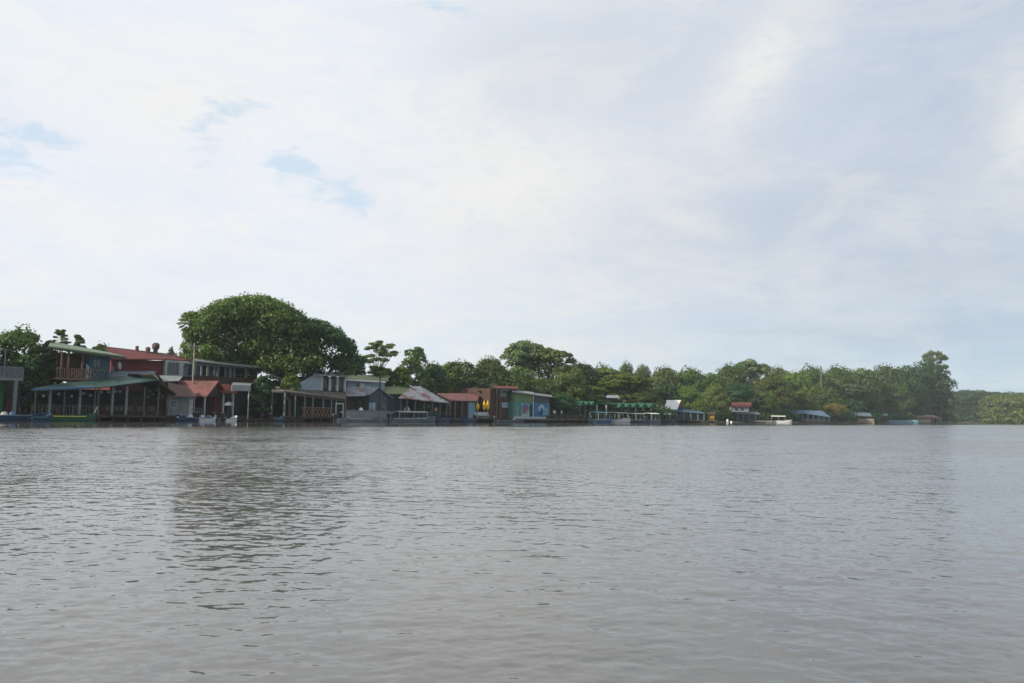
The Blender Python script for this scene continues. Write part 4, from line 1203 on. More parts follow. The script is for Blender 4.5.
t, fx, fz = fthing('white_roofed_boathouse', 'dark blue boathouse with steep white metal roof and blue side roof', 'boathouse', 682, 6, R(12))
t.part('wall', MB().box(fx(668), fx(684), 1, 7, .5, fz(676, 407.5, 1)), 'navy_wall')
t.part('roof', MB().slab([(fx(663.8), -.3, fz(664, 409, -.3)), (fx(677), -.3, fz(677, 409.2, -.3)), (fx(681, 5), 5, fz(681, 400, 5)), (fx(666.5, 5), 5, fz(666.5, 400.0, 5))], .12), 'white_roof')
t.part('gable_wall', MB().add([(fx(678, 1), 1, fz(678, 409)), (fx(686, 3), 5.5, fz(686, 409)), (fx(681.5, 5), 4.8, fz(681, 401, 5)), (fx(678, 1) + .1, 1.1, fz(678, 409)), (fx(686, 3) + .1, 5.6, fz(686, 409)), (fx(681.5, 5) + .1, 4.9, fz(681, 401, 5))],
                              [(0, 1, 2), (5, 4, 3), (0, 3, 4, 1), (1, 4, 5, 2), (2, 5, 3, 0)]), 'brown_wall')
t.part('side_roof', MB().slab([(fx(668), -1.2, fz(668, 410.2, -1.2)), (fx(704), -1.2, fz(704, 413.3, -1.2)), (fx(700, 5), 5, fz(700, 411.0, 5)), (fx(672, 5), 5, fz(672, 406.8, 5))], .12), 'blue_roof')
t.part('side_room', MB().box(fx(676), fx(704), 0.5, 5, .5, fz(690, 413.4)), 'slate_wall')
t.part('deck', MB().box(fx(664), fx(707), -1.5, 5, DK - .3, DK - .1), 'dark_timber')
for p in (669, 676, 683, 690, 697, 703):
    t.part('post', MB().box(fx(p) - .08, fx(p) + .08, -1.0, -.84, .4, fz(p, 411.3 if p < 690 else 413)), 'grey_paint')
for p in (681, 688, 695):
    t.window(fx(p), fx(p + 4), .5, .5 + 1.0, .5 + 1.9, 'grey_paint')

t, fx, fz = fthing('yellow_hut', 'tiny hut with ochre yellow cloth walls among the yellow green trees', 'hut', 711, 5)
t.part('wall', MB().box(fx(708), fx(714.5), 0, 2, .6, fz(711, 413.2)), 'ochre_cloth')
t.part('roof', MB().slab([(fx(706.5), -.5, fz(706, 414)), (fx(716), -.5, fz(716, 413.6)), (fx(714.5), 2.4, fz(714, 411.5)), (fx(708), 2.4, fz(708, 412))], .12), 'terracotta')
t.part('deck', MB().box(fx(706), fx(717), -1.2, 1.8, .4, .58), 'sand')

t, fx, fz = fthing('red_roofed_cottage', 'white walled cottage with dark red roof among the trees', 'cottage', 742, 9, R(8))
t.part('wall', MB().box(fx(731.5), fx(749), 0, 5, fz(740, 412.0), fz(740, 406.8)), 'bright_white')
t.part('side_wall', MB().box(fx(749) + .02, fx(749) + .3, .02, 5, fz(740, 412.0), fz(740, 405.8)), 'brown_wall')
t.part('roof', MB().slab([(fx(730.5), -.6, fz(731, 407.0, -.6)), (fx(750), -.6, fz(750, 407.6, -.6)), (fx(752, 3), 3, fz(752, 402.4, 3)), (fx(732, 3), 3, fz(732, 402.2, 3))], .15)
       .slab([(fx(752, 3), 3, fz(752, 402.4, 3)), (fx(732, 3), 3, fz(732, 402.2, 3)), (fx(732, 3), 6, fz(731, 407.0, -.6)), (fx(752, 3), 6, fz(751, 407.0, -.6))][::-1], .15), 'red_roof')
t.part('lower_storey', MB().box(fx(734), fx(757), .8, 5, .5, fz(740, 412.1)), 'slate_wall')
t.part('porch_roof', MB().slab([(fx(736), -1, fz(736, 413.4, -1)), (fx(760), -1, fz(760, 414.2, -1)), (fx(758), 1.5, fz(758, 411.8, 1.5)), (fx(738), 1.5, fz(738, 411.4, 1.5))], .1), 'slate_blue_roof')
for p in (737, 743, 749, 755):
    t.part('post', MB().box(fx(p) - .08, fx(p) + .08, -.8, -.64, .3, fz(p, 413.4)), 'grey_paint')
for p in (735, 741):
    t.window(fx(p), fx(p + 3), 0.0, fz(740, 410.6), fz(740, 408.2), 'grey_paint')

t, fx, fz = fthing('sandy_landing', 'sandy landing strip with a low timber edge at the waterline', 'landing', 762, 2)
t.part('bank', MB().slab([(fx(745), -2.0, .1), (fx(770), -2.5, .1), (fx(772), 3, .65), (fx(745), 3, .65)], .5), 'sand')
t.part('edge', MB().box(fx(745), fx(771), -2.75, -2.55, -.3, .32), 'grey_timber')

t, fx, fz = fthing('blue_roofed_pavilion', 'dark open pavilion with wide blue roof and pale blue railing', 'pavilion', 806, 5, R(10))
t.part('roof', MB().slab([(fx(784), -1, fz(784, 414.0, -1)), (fx(805), -1, fz(805, 413.2, -1)), (fx(806), 4, fz(806, 409.9, 4)), (fx(788), 4, fz(788, 409.4, 4))], .14)
       .slab([(fx(805), -1, fz(805, 413.2, -1)), (fx(830), -1, fz(830, 417.0, -1)), (fx(824), 4, fz(824, 410.6, 4)), (fx(806), 4, fz(806, 409.9, 4))], .14), 'blue_roof')
t.part('back_wall', MB().box(fx(786), fx(828), 3.5, 3.8, .5, fz(806, 411.4, 3)), 'navy_wall')
t.part('gable_wall', MB().prism([(fx(790), fz(790, 414.4)), (fx(826), fz(826, 416.4)), (fx(808), fz(808, 412.6))], -.3, -.15), 'dark_wall')
t.part('deck', MB().box(fx(785), fx(833), -1.6, 4, .30, .5), 'dark_timber')
for k in range(9):
    p = 786 + k * 5.3
    t.part('post', MB().box(fx(p) - .11, fx(p) + .11, -1.2, -1.0, .5, fz(p, 414.3 if p < 812 else 415.5)), 'slate_wall')
mb = MB(); rail(mb, fx(795), fx(827), -1.45, .5, 1.3, 22, .04); t.part('railing', mb, 'slate_wall')

t, fx, fz = fthing('low_timber_jetty', 'low beige timber jetty with a pale railing right of the flowering tree', 'jetty', 860, 2)
t.part('deck', MB().box(fx(844), fx(874), -1.5, 2, .25, .45), 'sand')
mb = MB(); rail(mb, fx(858), fx(873.5), -1.4, .45, 1.5, 9, .06); t.part('railing', mb, 'beige_wall')
for p in (846, 852, 858, 866, 873):
    t.part('pile', MB().bar((fx(p), -1.3, -.8), (fx(p), -1.3, .25), .14, 6), 'grey_timber')
t.part('heap', MB().slab([(fx(843), -1.2, .5), (fx(851), -1.2, .5), (fx(850), .5, 1.35), (fx(846), .5, 1.5)], .5), 'sand')

t, fx, fz = fthing('dark_roofed_shed', 'low shed with dark grey blue roof behind the timber jetty', 'shed', 857, 8)
t.part('wall', MB().box(fx(846), fx(870), 0, 4, .5, fz(857, 416.5)), 'dark_wall')
t.part('roof', MB().slab([(fx(844), -.8, fz(844, 415.6, -.8)), (fx(872), -.8, fz(872, 416.0, -.8)), (fx(870), 4, fz(870, 412.8, 4)), (fx(847), 4, fz(847, 412.6, 4))], .14), 'slate_blue_roof')

t, fx, fz = fthing('small_kiosk', 'tiny dark kiosk with flat white blue roof behind the blue barge', 'kiosk', 882, 6)
t.part('wall', MB().box(fx(879), fx(886), 0, 2.5, .5, fz(882, 415.8)), 'dark_wall')
t.part('roof', MB().box(fx(877.5), fx(887.5), -.5, 3, fz(882, 415.7), fz(882, 413.6)), 'light_blue')

t, fx, fz = fthing('beige_hut', 'beige walled hut with wide brown roof at the water near the cape', 'hut', 926, 3, R(6))
t.part('wall', MB().box(fx(919), fx(933), 0, 4, .45, fz(926, 417.6)), 'beige_wall')
t.part('roof', MB().slab([(fx(913), -1.2, fz(913, 418.2, -1.2)), (fx(941), -1.2, fz(941, 418.2, -1.2)), (fx(934), 2, fz(934, 415.2, 2)), (fx(919), 2, fz(919, 415.2, 2))], .16)
       .slab([(fx(919), 2, fz(919, 415.2, 2)), (fx(934), 2, fz(934, 415.2, 2)), (fx(941), 5.2, fz(941, 418.2, -1.2)), (fx(913), 5.2, fz(913, 418.2, -1.2))], .16), 'terracotta')
t.part('deck', MB().box(fx(914), fx(941), -1.3, 4, .2, .44), 'grey_timber')
for p in (915, 937, 940):
    t.part('post', MB().box(fx(p) - .1, fx(p) + .1, -1.0, -.8, .44, fz(p, 418.0)), 'grey_timber')
t.part('door', MB().box(fx(930.5), fx(932.5), -.06, -.003, .45, 2.3), 'dark_timber')

# ================================================================== poles
def pole(px, top, off, r, m, label, name='utility_pole', cross=True):
    d = shore_depth(px) + off; Xp, Yp = ground_xy(px, d)
    r_ = ray(px, top); H = CAMZ + r_.z * (Yp / r_.y)
    F = Frame(Xp, Yp, S.phi)
    t = Thing(name, label, 'pole', F, 0, 0, 0)
    t.part('shaft', MB().bar((0, 0, -.8), (0, 0, H), r, 8, r * .7), m)
    if cross:
        t.part('crossarm', MB().box(-.7, .7, -.06, .06, H - .55, H - .43), 'grey_timber')
        for a in (-.6, 0.25, .6):
            t.part('insulator', MB().lathe((a, 0, H - .43), [(.04, 0), (.06, .1), (.03, .18)], 6), 'white_paint')
    return t
pole(190.8, 343, 4.0, .10, 'pale_bark', 'tall pale pole where the red roof meets the grey gallery roof')
pole(379, 375.5, .5, .12, 'dark_timber', 'dark pole in front of the slate gabled shack', cross=False, name='mooring_pole')
pole(822, 366, 30, .32, 'grey_timber', 'bare pale mast rising between the tree crowns above the blue roofed pavilion', name='radio_mast', cross=False)
for px, lab in ((727.5, 'white mooring post left of the red roofed cottage'), (731.2, 'short white marker float post near the red roofed cottage')):
    d = shore_depth(px) - 1; Xp, Yp = ground_xy(px, d)
    F = Frame(Xp, Yp, 0)
    t = Thing('mooring_post', lab, 'post', F, 0, 0)
    h = .7 if px < 730 else .25
    t.part('shaft', MB().lathe((0, 0, -.6), [(.26, 0), (.26, .6 + h), (.18, .75 + h)], 8), 'bright_white')
    t.part('cap', MB().lathe((0, 0, .1 + h), [(.2, .02), (.1, .15)], 8), 'grey_paint')

# ================================================================== boats
def hull_mb(L, W, H, bow=0.32, draft=.25, sheer=.22):
    """open skiff, bow towards +x, centred, z=0 at the water; inner shell included"""
    n = 14; mb = MB(); secs = []
    for i in range(n + 1):
        f_ = i / n
        x_ = -L / 2 + L * f_
        w_ = W / 2 * (1 if f_ < 1 - bow else math.sqrt(max(0.0, 1 - ((f_ - (1 - bow)) / bow) ** 2)) * .97 + .03)
        w_ *= .86 + .14 * min(1, f_ / .25)
        top = H + sheer * (max(0, f_ - .45) / .55) ** 2 * 1.6
        b = -draft + (max(0, f_ - .8) / .2) ** 2 * (draft + .15)
        iw = max(.01, w_ - .06)
        secs.append([(x_, -w_, top), (x_, -w_ * .88, (top + b) * .35 + b * .2), (x_, -w_ * .45, b), (x_, 0, b - .02), (x_, w_ * .45, b), (x_, w_ * .88, (top + b) * .35 + b * .2), (x_, w_, top),
                     (x_, iw, top), (x_, iw * .8, b + .14), (x_, -iw * .8, b + .14), (x_, -iw, top)])
    k = len(secs[0]); vs = [p for s_ in secs for p in s_]
    fs = [(i * k + j, (i + 1) * k + j, (i + 1) * k + (j + 1) % k, i * k + (j + 1) % k) for i in range(n) for j in range(k)]
    fs += [tuple(range(k)), tuple(n * k + j for j in range(k - 1, -1, -1))]
    return mb.add(vs, fs)

def boat(pL, pR, t_off, hull, label, H=.45, W=1.5, canopy=None, cz=1.9, motor=True, flip=False, group=None, deck=None, stripe=None, skew=0.0, items=0, seats=3, name='motor_boat', pdepth=None):
    """a boat lying along the quay between two pixels columns"""
    ym = t_off
    if pL < 660:
        a, b = X(pL, ym), X(pR, ym)
        L = b - a; c = S.world((a + b) / 2, ym); F = Frame(c.x, c.y, S.phi + (math.pi if flip else 0) + skew)
    else:
        pm = (pL + pR) / 2; d = shore_depth(pm) + t_off
        Xp, Yp = ground_xy(pm, d)
        L = (pR - pL) * math.hypot(Xp, Yp) / FPX * .98
        F = Frame(Xp, Yp, -math.atan2(Xp, Yp) + skew + (math.pi if flip else 0))
    t = Thing(name, label, 'boat', F, 0, 0, 0, group)
    t.part('hull', hull_mb(L, W, H), hull, smooth=False)
    g = MB()
    g.box(-L / 2 + .05, L * .2, -W / 2 * .98 - .03, -W / 2 * .98 + .05, H - .06, H + .02).box(-L / 2 + .05, L * .2, W / 2 * .98 - .05, W / 2 * .98 + .03, H - .06, H + .02)
    t.part('gunwale', g, stripe or 'grey_paint')
    for k in range(seats):
        xx = -L * .30 + k * L * .55 / max(1, seats)
        t.part('seat', MB().box(xx - .15, xx + .15, -W * .42, W * .42, H - .17, H - .11), 'timber')
    if canopy:
        x0, x1 = -L * .40, L * .22
        mb = MB(); nseg = 6
        pts = []
        for j in range(nseg + 1):
            a = -1 + 2 * j / nseg
            pts.append((a * W * .52, cz - .16 * a * a))
        for j in range(nseg):
            mb.slab([(x0, pts[j][0], pts[j][1]), (x1, pts[j][0], pts[j][1]), (x1, pts[j + 1][0], pts[j + 1][1]), (x0, pts[j + 1][0], pts[j + 1][1])], .06)
        t.part('canopy', mb, canopy)
        for xx in (x0 + .1, (x0 + x1) / 2, x1 - .1):
            for sy in (-1, 1):
                t.part('canopy_post', MB().bar((xx, sy * W * .47, H - .05), (xx, sy * W * .47, cz - .15), .035, 5), 'white_paint')
    if motor:
        mo = t.part('outboard_motor', MB().box(-L / 2 - .38, -L / 2 + .02, -.17, .17, H + .10, H + .55).box(-L / 2 - .30, -L / 2 - .10, -.07, .07, -.4, H + .10), 'black_rubber')
        t.part('cowling', MB().box(-L / 2 - .40, -L / 2 + .0, -.19, .19, H + .555, H + .64), 'grey_paint', mo)
    for k in range(items):
        xx = -L * .2 + k * .6
        t.part('bundle', MB().lathe((xx, .1 * (-1) ** k, H - .15), [(.28, 0), (.34, .18), (.2, .42), (.04, .46)], 8), 'white_paint' if k % 2 == 0 else 'mid_blue')
    return t

boat(-14, 48, -1.6, 'blue_hull', 'long dark blue boat moored beside the grey balcony house', H=.55, motor=False, items=2)
boat(51, 97, -1.7, 'green_hull', 'bright green long boat moored below the dining deck', H=.50, motor=False, stripe='yellow_paint')
boat(31, 52, -2.9, 'blue_hull', 'short blue boat with teal rim overlapping the green boat', H=.42, motor=False, stripe='teal_wall')
boat(177, 196, -1.3, 'blue_hull', 'small blue boat with white bundles and outboard by the brown hut', H=.45, items=3, flip=True)
boat(197.5, 216, -1.3, 'white_hull', 'white skiff moored under the red gabled hut', H=.42, items=2)
boat(216, 226, -1.0, 'grey_hull', 'small dark grey dinghy between the two red huts', H=.4, W=1.2, seats=1)
boat(225, 237, -1.9, 'white_hull', 'tiny white dinghy in front of the boat shelter', H=.36, W=1.1, motor=True, seats=1)
boat(272, 284, -.9, 'blue_hull', 'small dark blue dinghy under the cream edged shelter', H=.38, W=1.2, seats=1)
boat(338, 380, -1.4, 'grey_hull', 'long pale grey launch lying along the quay wall', H=.42, W=1.7, stripe='white_paint', items=0)
boat(336, 349, -2.3, 'grey_hull', 'small grey skiff with black outboard at the white gate frame', H=.38, W=1.2, seats=1)
boat(390, 436, -1.7, 'grey_hull', 'long tour boat with thin grey canopy in front of the patched roof pavilion', H=.55, W=1.9, canopy='grey_roof', cz=1.55, stripe='white_paint')
boat(438, 449, -1.5, 'navy_wall', 'dark blue skiff with outboard beside the tour boat', H=.5, W=1.3, seats=1)
boat(450, 460, -1.5, 'black_rubber', 'black inflatable style skiff below the long red pavilion', H=.5, W=1.3, seats=1)
boat(461, 474, -1.6, 'navy_wall', 'dark navy skiff left of the yellow parasols', H=.5, W=1.3, seats=1, flip=True)
boat(496, 524, -2.4, 'slate_wall', 'low slate grey skiff below the brown timber house', H=.35, W=1.3)
boat(592, 611, -2.3, 'mid_blue', 'blue passenger boat with blue canopy at the left end of the awning dock', H=.6, W=2.0, canopy='mid_blue', cz=2.0, stripe='white_paint')
boat(612, 629, -2.3, 'white_hull', 'white framed passenger boat with grey blue canopy at the awning dock', H=.6, W=2.0, canopy='slate_blue_roof', cz=2.0, stripe='white_paint')
boat(630, 645, -2.3, 'blue_hull', 'dark blue passenger boat with white stripe at the awning dock', H=.6, W=2.0, canopy='grey_roof', cz=1.9, stripe='white_paint')
boat(646, 659, -2.3, 'grey_hull', 'passenger boat with white canopy at the right end of the awning dock', H=.6, W=2.0, canopy='bright_white', cz=2.0)
boat(660.5, 675, -1.0, 'navy_wall', 'passenger boat with white canopy lying below the white roofed boathouse', H=.6, W=1.9, canopy='bright_white', cz=2.0)
boat(770, 791, -3.0, 'white_hull', 'white boat with white canopy left of the blue roofed pavilion', H=.7, W=2.0, canopy='bright_white', cz=2.0, flip=False)
boat(886, 915, -3.0, 'light_blue', 'long light blue barge near the beige hut', H=1.2, W=2.4, motor=False, stripe='light_blue', name='barge')
boat(939, 950, -8.0, 'grey_hull', 'small grey boat off the tip of the cape', H=.8, W=2.0, seats=1)

for k, (px0_, py0_, px1_, py1_, lab) in enumerate(((97, 407, 91, 416, 'pale slanted pole at the bow of the green boat'), (74, 406, 71, 415, 'thin slanted pole standing over the middle of the green boat'), (33, 406, 30, 415, 'thin slanted pole at the left end of the dining deck'))):
    a = S.at(px0_, py0_, -.9); b = S.at(px1_, py1_, -1.0)
    T_ = Thing('slanted_pole', lab, 'pole', S, b[0], -1.0, b[1])
    T_.part('shaft', MB().bar((a[0], -.9, a[1]), (b[0], -1.0, b[1] - .5), .045 if k else .07, 6), 'white_paint' if k == 0 else 'grey_timber')
for k, px in enumerate((150, 153, 156.5, 160, 163, 148, 158)):
    py = (391, 394, 390, 393.5, 396, 397, 398)[k]
    xx, z_ = S.at(px, py, 1.2)
    T_ = Thing('hanging_ornament', 'small pale ornament hanging in the dark gable of the dining deck', 'ornament', S, xx, 1.2, z_, 'pale ornaments hanging in the dark gable')
    T_.part('disc', MB().lathe((xx, 1.2, z_ - .12), [(.05, 0), (.13, .08), (.13, .16), (.04, .24)], 8), 'grey_paint')
    T_.part('cord', MB().bar((xx, 1.2, z_ + .1), (xx, 1.2, z_ + .6), .012, 4), 'black_rubber')
for k, (px, hh, rr_, m, lab) in enumerate(((361, .55, .33, 'bright_white', 'white heaped sack on the quay wall'), (353, .35, .25, 'mid_blue', 'blue tub on the quay left of the white sack'), (384, .6, .28, 'mid_blue', 'blue drum at the right end of the quay'), (372, .4, .25, 'grey_paint', 'grey drum on the quay below the slate gabled shack'))):
    xx = X(px, .45); zq_ = zq - .1
    T_ = Thing('sack' if k == 0 else 'drum', lab, 'sack' if k == 0 else 'drum', S, xx, .45, zq_)
    T_.part('body', MB().lathe((xx, .45, zq_), [(rr_ * .9, 0), (rr_, hh * .4), (rr_ * (.6 if k == 0 else 1), hh * .9), (rr_ * (.1 if k == 0 else .9), hh)], 10), m)
rc = random.Random(6)
for k in range(16):
    px = 104 + k * 3.6 + rc.uniform(-1, 1)
    xx = X(px, .9)
    T_ = Thing('dining_chair', 'dark dining chair standing in the shade of the dining deck', 'chair', S, xx, .9, DK, 'dark dining chairs on the shaded deck')
    T_.part('seat', MB().box(xx - .2, xx + .2, .7, 1.1, DK + .42, DK + .46), 'timber')
    T_.part('backrest', MB().box(xx - .2, xx + .2, 1.08, 1.12, DK + .46, DK + .95), ('red_clutter', 'timber', 'grey_timber')[k % 3])
    for a in (-.17, .17):
        for b in (.73, 1.07):
            T_.part('leg', MB().bar((xx + a, b, DK), (xx + a, b, DK + .42), .02, 4), 'timber')

# ================================================================== people (far away, standing)
def person(px, y, zbase, shirt, trousers, label, face=0.0, arm=0.0):
    x_ = X(px, y); wp = S.world(x_, y)
    e = bpy.data.objects.new('person', None); COL.objects.link(e); e.location = (wp.x, wp.y, zbase); e.rotation_euler = (0, 0, S.phi + face)
    tag(e, label, 'person')
    V = {'pelvis': (0, 0, .92, .15), 'waist': (0, 0, 1.08, .125), 'chest': (0, 0, 1.30, .155), 'neck': (0, 0, 1.46, .06), 'chin': (0, -.015, 1.54, .075), 'head': (0, -.01, 1.63, .10), 'crown': (0, 0, 1.71, .07)}
    E = [('pelvis', 'waist'), ('waist', 'chest'), ('chest', 'neck'), ('neck', 'chin'), ('chin', 'head'), ('head', 'crown')]
    for s_, k in ((1, 'r'), (-1, 'l')):
        V['hip' + k] = (s_ * .10, 0, .86, .10); V['knee' + k] = (s_ * .115, -.02, .48, .065); V['ankle' + k] = (s_ * .12, .02, .09, .045); V['toe' + k] = (s_ * .14, -.14, .035, .035)
        V['sh' + k] = (s_ * .19, 0, 1.40, .065); V['el' + k] = (s_ * (.26), -.02, 1.12, .045); V['wr' + k] = (s_ * .27, -.10 - arm, .88 + arm, .032); V['hand' + k] = (s_ * .27, -.13 - arm, .79 + arm, .036)
        E += [('pelvis', 'hip' + k), ('hip' + k, 'knee' + k), ('knee' + k, 'ankle' + k), ('ankle' + k, 'toe' + k), ('chest', 'sh' + k), ('sh' + k, 'el' + k), ('el' + k, 'wr' + k), ('wr' + k, 'hand' + k)]
    keys = list(V)
    def skin(name, ks, es, grow, m, sub=1):
        me = bpy.data.meshes.new(name)
        me.from_pydata([V[q][:3] for q in ks], [(ks.index(a), ks.index(b)) for a, b in es], [])
        me.materials.append(MATS[m])
        o = bpy.data.objects.new(name, me); COL.objects.link(o); o.parent = e
        o.modifiers.new('skin', 'SKIN')
        if not me.skin_vertices: return o
        for i, q in enumerate(ks):
            r_ = V[q][3] + grow
            me.skin_vertices[0].data[i].radius = (r_, r_ * .8)
        me.skin_vertices[0].data[0].use_root = True
        sm = o.modifiers.new('sub', 'SUBSURF'); sm.levels = sub; sm.render_levels = sub
        return o
    skin('body', keys, E, 0, 'skin')
    sk = ['chest', 'waist', 'pelvis', 'shr', 'shl', 'elr', 'ell']
    skin('shirt', sk, [('chest', 'waist'), ('waist', 'pelvis'), ('chest', 'shr'), ('chest', 'shl'), ('shr', 'elr'), ('shl', 'ell')], .02, shirt)
    tk_ = ['pelvis', 'hipr', 'hipl', 'kneer', 'kneel', 'ankler', 'anklel']
    skin('trousers', tk_, [('pelvis', 'hipr'), ('pelvis', 'hipl'), ('hipr', 'kneer'), ('hipl', 'kneel'), ('kneer', 'ankler'), ('kneel', 'anklel')], .016, trousers)
    link_mesh('hair', MB().lathe((0, .02, 1.62), [(.105, 0), (.118, .06), (.09, .13), (.03, .16)], 10), 'hair', e, smooth=True)
person(436, -.2, DK, 'shirt_pink', 'denim', 'person in a pink top standing in the patched roof pavilion', 0.2)
person(554.5, -1.0, DK - .02, 'shirt_white', 'denim', 'person in a white shirt standing on the dock next to the painted building', -.3)
person(561.5, -.9, DK - .02, 'shirt_white', 'navy_wall', 'person in a white shirt further right on the dock, arms raised a little', .4, .25)

# ================================================================== TREES
GB_ = 'trees on the bank behind the houses'
# left edge clump
tree(14, 320, 62, 9, 'dome', 'leaf_mid', 'dense broad tree at the left edge behind the balcony house', 1, name='broad_tree', low=.02, unique=(.34, 17))
tree(38, 345, 40, 6.5, 'tall', 'leaf_dark', 'dark low tree between the balcony house and the green roofed restaurant', 2, name='broad_tree', low=.0, unique=(.30, 14))
tree(-25, 326, 60, 8, 'dome', 'leaf_dark', 'dark tree past the left edge of the balcony house', 3, name='broad_tree', low=.02, unique=(.36, 10))
tree(56, 327, 18, 30, 'airy', 'leaf_light', 'thin sparse tree poking above the pale green roof', 1, name='sparse_tree', unique=(.24, 2.6))
tree(74, 330, 17, 22, 'tall', 'leaf_grey', 'narrow grey green tree above the pale green roof', 2, name='slender_tree', unique=(.28, 9))
tree(95, 339, 34, 22, 'dome', 'leaf_yellow', 'bright green tree top between the green and the red roofs', 0, name='broad_tree', unique=(.3, 10))
tree(43, 337, 22, 8, 'tall', 'leaf_dark', 'narrow dark tree touching the left end of the pale green roof', 4, name='broad_tree', low=.0, unique=(.30, 17))
tree(24, 350, 46, 5.5, 'dome', 'leaf_dark', 'low dark tree right beside the grey balcony', 6, name='broad_tree', low=.0, unique=(.30, 17))
# palms
palm(186, 312, 12, 'fan palm standing left of the big round tree', 1.75, 80, 'leaf_light')
tree(168, 347, 14, 24, 'bush', 'leaf_mid', 'small dark bush just above the right end of the red roof', 1, name='bush', unique=(.3, 10))
tree(204, 335, 30, 11, 'tall', 'leaf_yellow', 'yellow green tree between the palm and the big round tree', 1, name='leafy_tree', low=.15, unique=(.30, 10))
# the big tree: hand placed crown
def big_tree():
    px0, off = 268, 10
    d = shore_depth(px0) + off; X0, Y0 = ground_xy(px0, d)
    F = Frame(X0, Y0, -math.atan2(X0, Y0))
    e = bpy.data.objects.new('big_round_tree', None); COL.objects.link(e); e.location = (X0, Y0, .7); e.rotation_euler = (0, 0, F.phi)
    tag(e, 'huge round crowned tree towering over the grey gallery roof', 'tree')
    rr = random.Random(8)
    bl = []
    def prof(px):   # skyline
        P = [(188, 362), (196, 330), (208, 312), (225, 302), (242, 297), (262, 296), (278, 301), (290, 311), (305, 322), (318, 345)]
        for (a, b), (c, dd) in zip(P, P[1:]):
            if a <= px <= c: return b + (dd - b) * (px - a) / (c - a)
        return 362
    for i in range(135):
        px = rr.uniform(196, 314)
        t_ = prof(px)
        low = 374 if px < 262 else 388 - abs(px - 285) * .2
        yd = rr.uniform(-6.0, 7)
        py = t_ + 8 + (low - t_ - 12) * rr.random() ** 1.2
        if i % 2 == 0: py = t_ + 10 + rr.random() * 6
        sc = math.hypot(X0, Y0) / FPX
        r_ = rr.uniform(11, 17) * sc
        r_ *= 1 if abs(px - 255) < 45 else .72
        py = max(py, t_ + r_ / sc * .78)
        x_, z_ = F.at(px, py, yd)
        bl.append((x_, yd, z_ - .7, r_, r_, r_ * .80))
    bl.append((F.at(256, 335, 0)[0], 0, F.at(256, 335)[1] - .7, 5.6, 5, 4.6))
    bl.append((F.at(290, 345, 0)[0], 0, F.at(290, 345)[1] - .7, 3.8, 4.5, 4.0))
    for px, py in ((215, 352), (235, 355), (255, 360), (275, 368), (292, 372), (305, 365)):
        bl.append((F.at(px, py, 2)[0], 2, F.at(px, py, 2)[1] - .7, 2.6, 2.2, 2.0))
    cm = leaf_mesh('crown', bl, .36, 10, 21, .30)
    cm.materials.append(MATS['leaf_mid'])
    o = bpy.data.objects.new('crown', cm); COL.objects.link(o); o.parent = e
    mb = MB(); mb.tube([(2.2, 0, -1), (2.1, 0, 1), (2.0, 0, 3.5), (1.2, 0, 6)], [.75, .6, .5, .45], 9)
    for b in bl[::5]:
        mb.tube([(1.5, 0, 4.8), tuple(Vector((1.5, 0, 5.5)) * .5 + Vector(b[:3]) * .5), tuple(b[:3])], [.3, .2, .06], 6)
    link_mesh('trunk', mb, 'bark', e, smooth=True)
big_tree()
def dark_tree():
    px0, off = 325, 5
    d = shore_depth(px0) + off; X0, Y0 = ground_xy(px0, d)
    F = Frame(X0, Y0, -math.atan2(X0, Y0))
    e = bpy.data.objects.new('dark_spreading_tree', None); COL.objects.link(e); e.location = (X0, Y0, .7); e.rotation_euler = (0, 0, F.phi)
    tag(e, 'dark spreading tree sloping down right of the big round tree, over the blue gable', 'tree')
    rr = random.Random(18); bl = []
    P = [(286, 335), (296, 317), (312, 318), (328, 323), (338, 332), (350, 343), (358, 356), (366, 372)]
    def prof(px):
        for (a, b), (c, dd) in zip(P, P[1:]):
            if a <= px <= c: return b + (dd - b) * (px - a) / (c - a)
        return 372
    sc = math.hypot(X0, Y0) / FPX
    for i in range(64):
        px = rr.uniform(288, 358); t_ = prof(px); yd = rr.uniform(-5, 5)
        low = 379 if px > 330 else 384
        r_ = rr.uniform(8, 12) * sc * (.7 if px > 345 else 1)
        py = t_ + 6 + (low - t_ - 8) * rr.random()
        if i % 2: py = t_ + 8 + rr.random() * 5
        py = max(py, t_ + r_ / sc * .75); py = min(py, low - r_ / sc * .4)
        x_, z_ = F.at(px, py, yd)
        bl.append((x_, yd, z_ - .7, r_, r_, r_ * .75))
    bl.append((F.at(322, 350)[0], 0, F.at(322, 350)[1] - .7, 3.6, 4, 2.6))
    for px, py in ((305, 366), (320, 368), (333, 366), (346, 366)):
        bl.append((F.at(px, py, 1)[0], 1, F.at(px, py, 1)[1] - .7, 2.2, 2.2, 1.7))
    cm = leaf_mesh('crown', bl, .34, 11, 33, .30); cm.materials.append(MATS['leaf_dark'])
    o = bpy.data.objects.new('crown', cm); COL.objects.link(o); o.parent = e
    mb = MB().tube([(-1, 0, -1), (-1, 0, 2), (-.6, 0, 4.5)], [.5, .42, .36], 8)
    for b in bl[::6]:
        mb.tube([(-.6, 0, 4.2), tuple(Vector((-.6, 0, 5)) * .5 + Vector(b[:3]) * .5), tuple(b[:3])], [.25, .15, .05], 6)
    link_mesh('trunk', mb, 'bark', e, smooth=True)
dark_tree()
tree(352, 358, 30, 20, 'dome', 'leaf_dark', 'small dark tree behind the olive roof, right of the dark spreading tree', 3, name='broad_tree', unique=(.34, 9))
tree(289, 372, 20, 2.2, 'tall', 'leaf_yellow', 'yellow green small tree in front of the pale blue gable', 2, name='small_tree', low=.45, unique=(.24, 9))
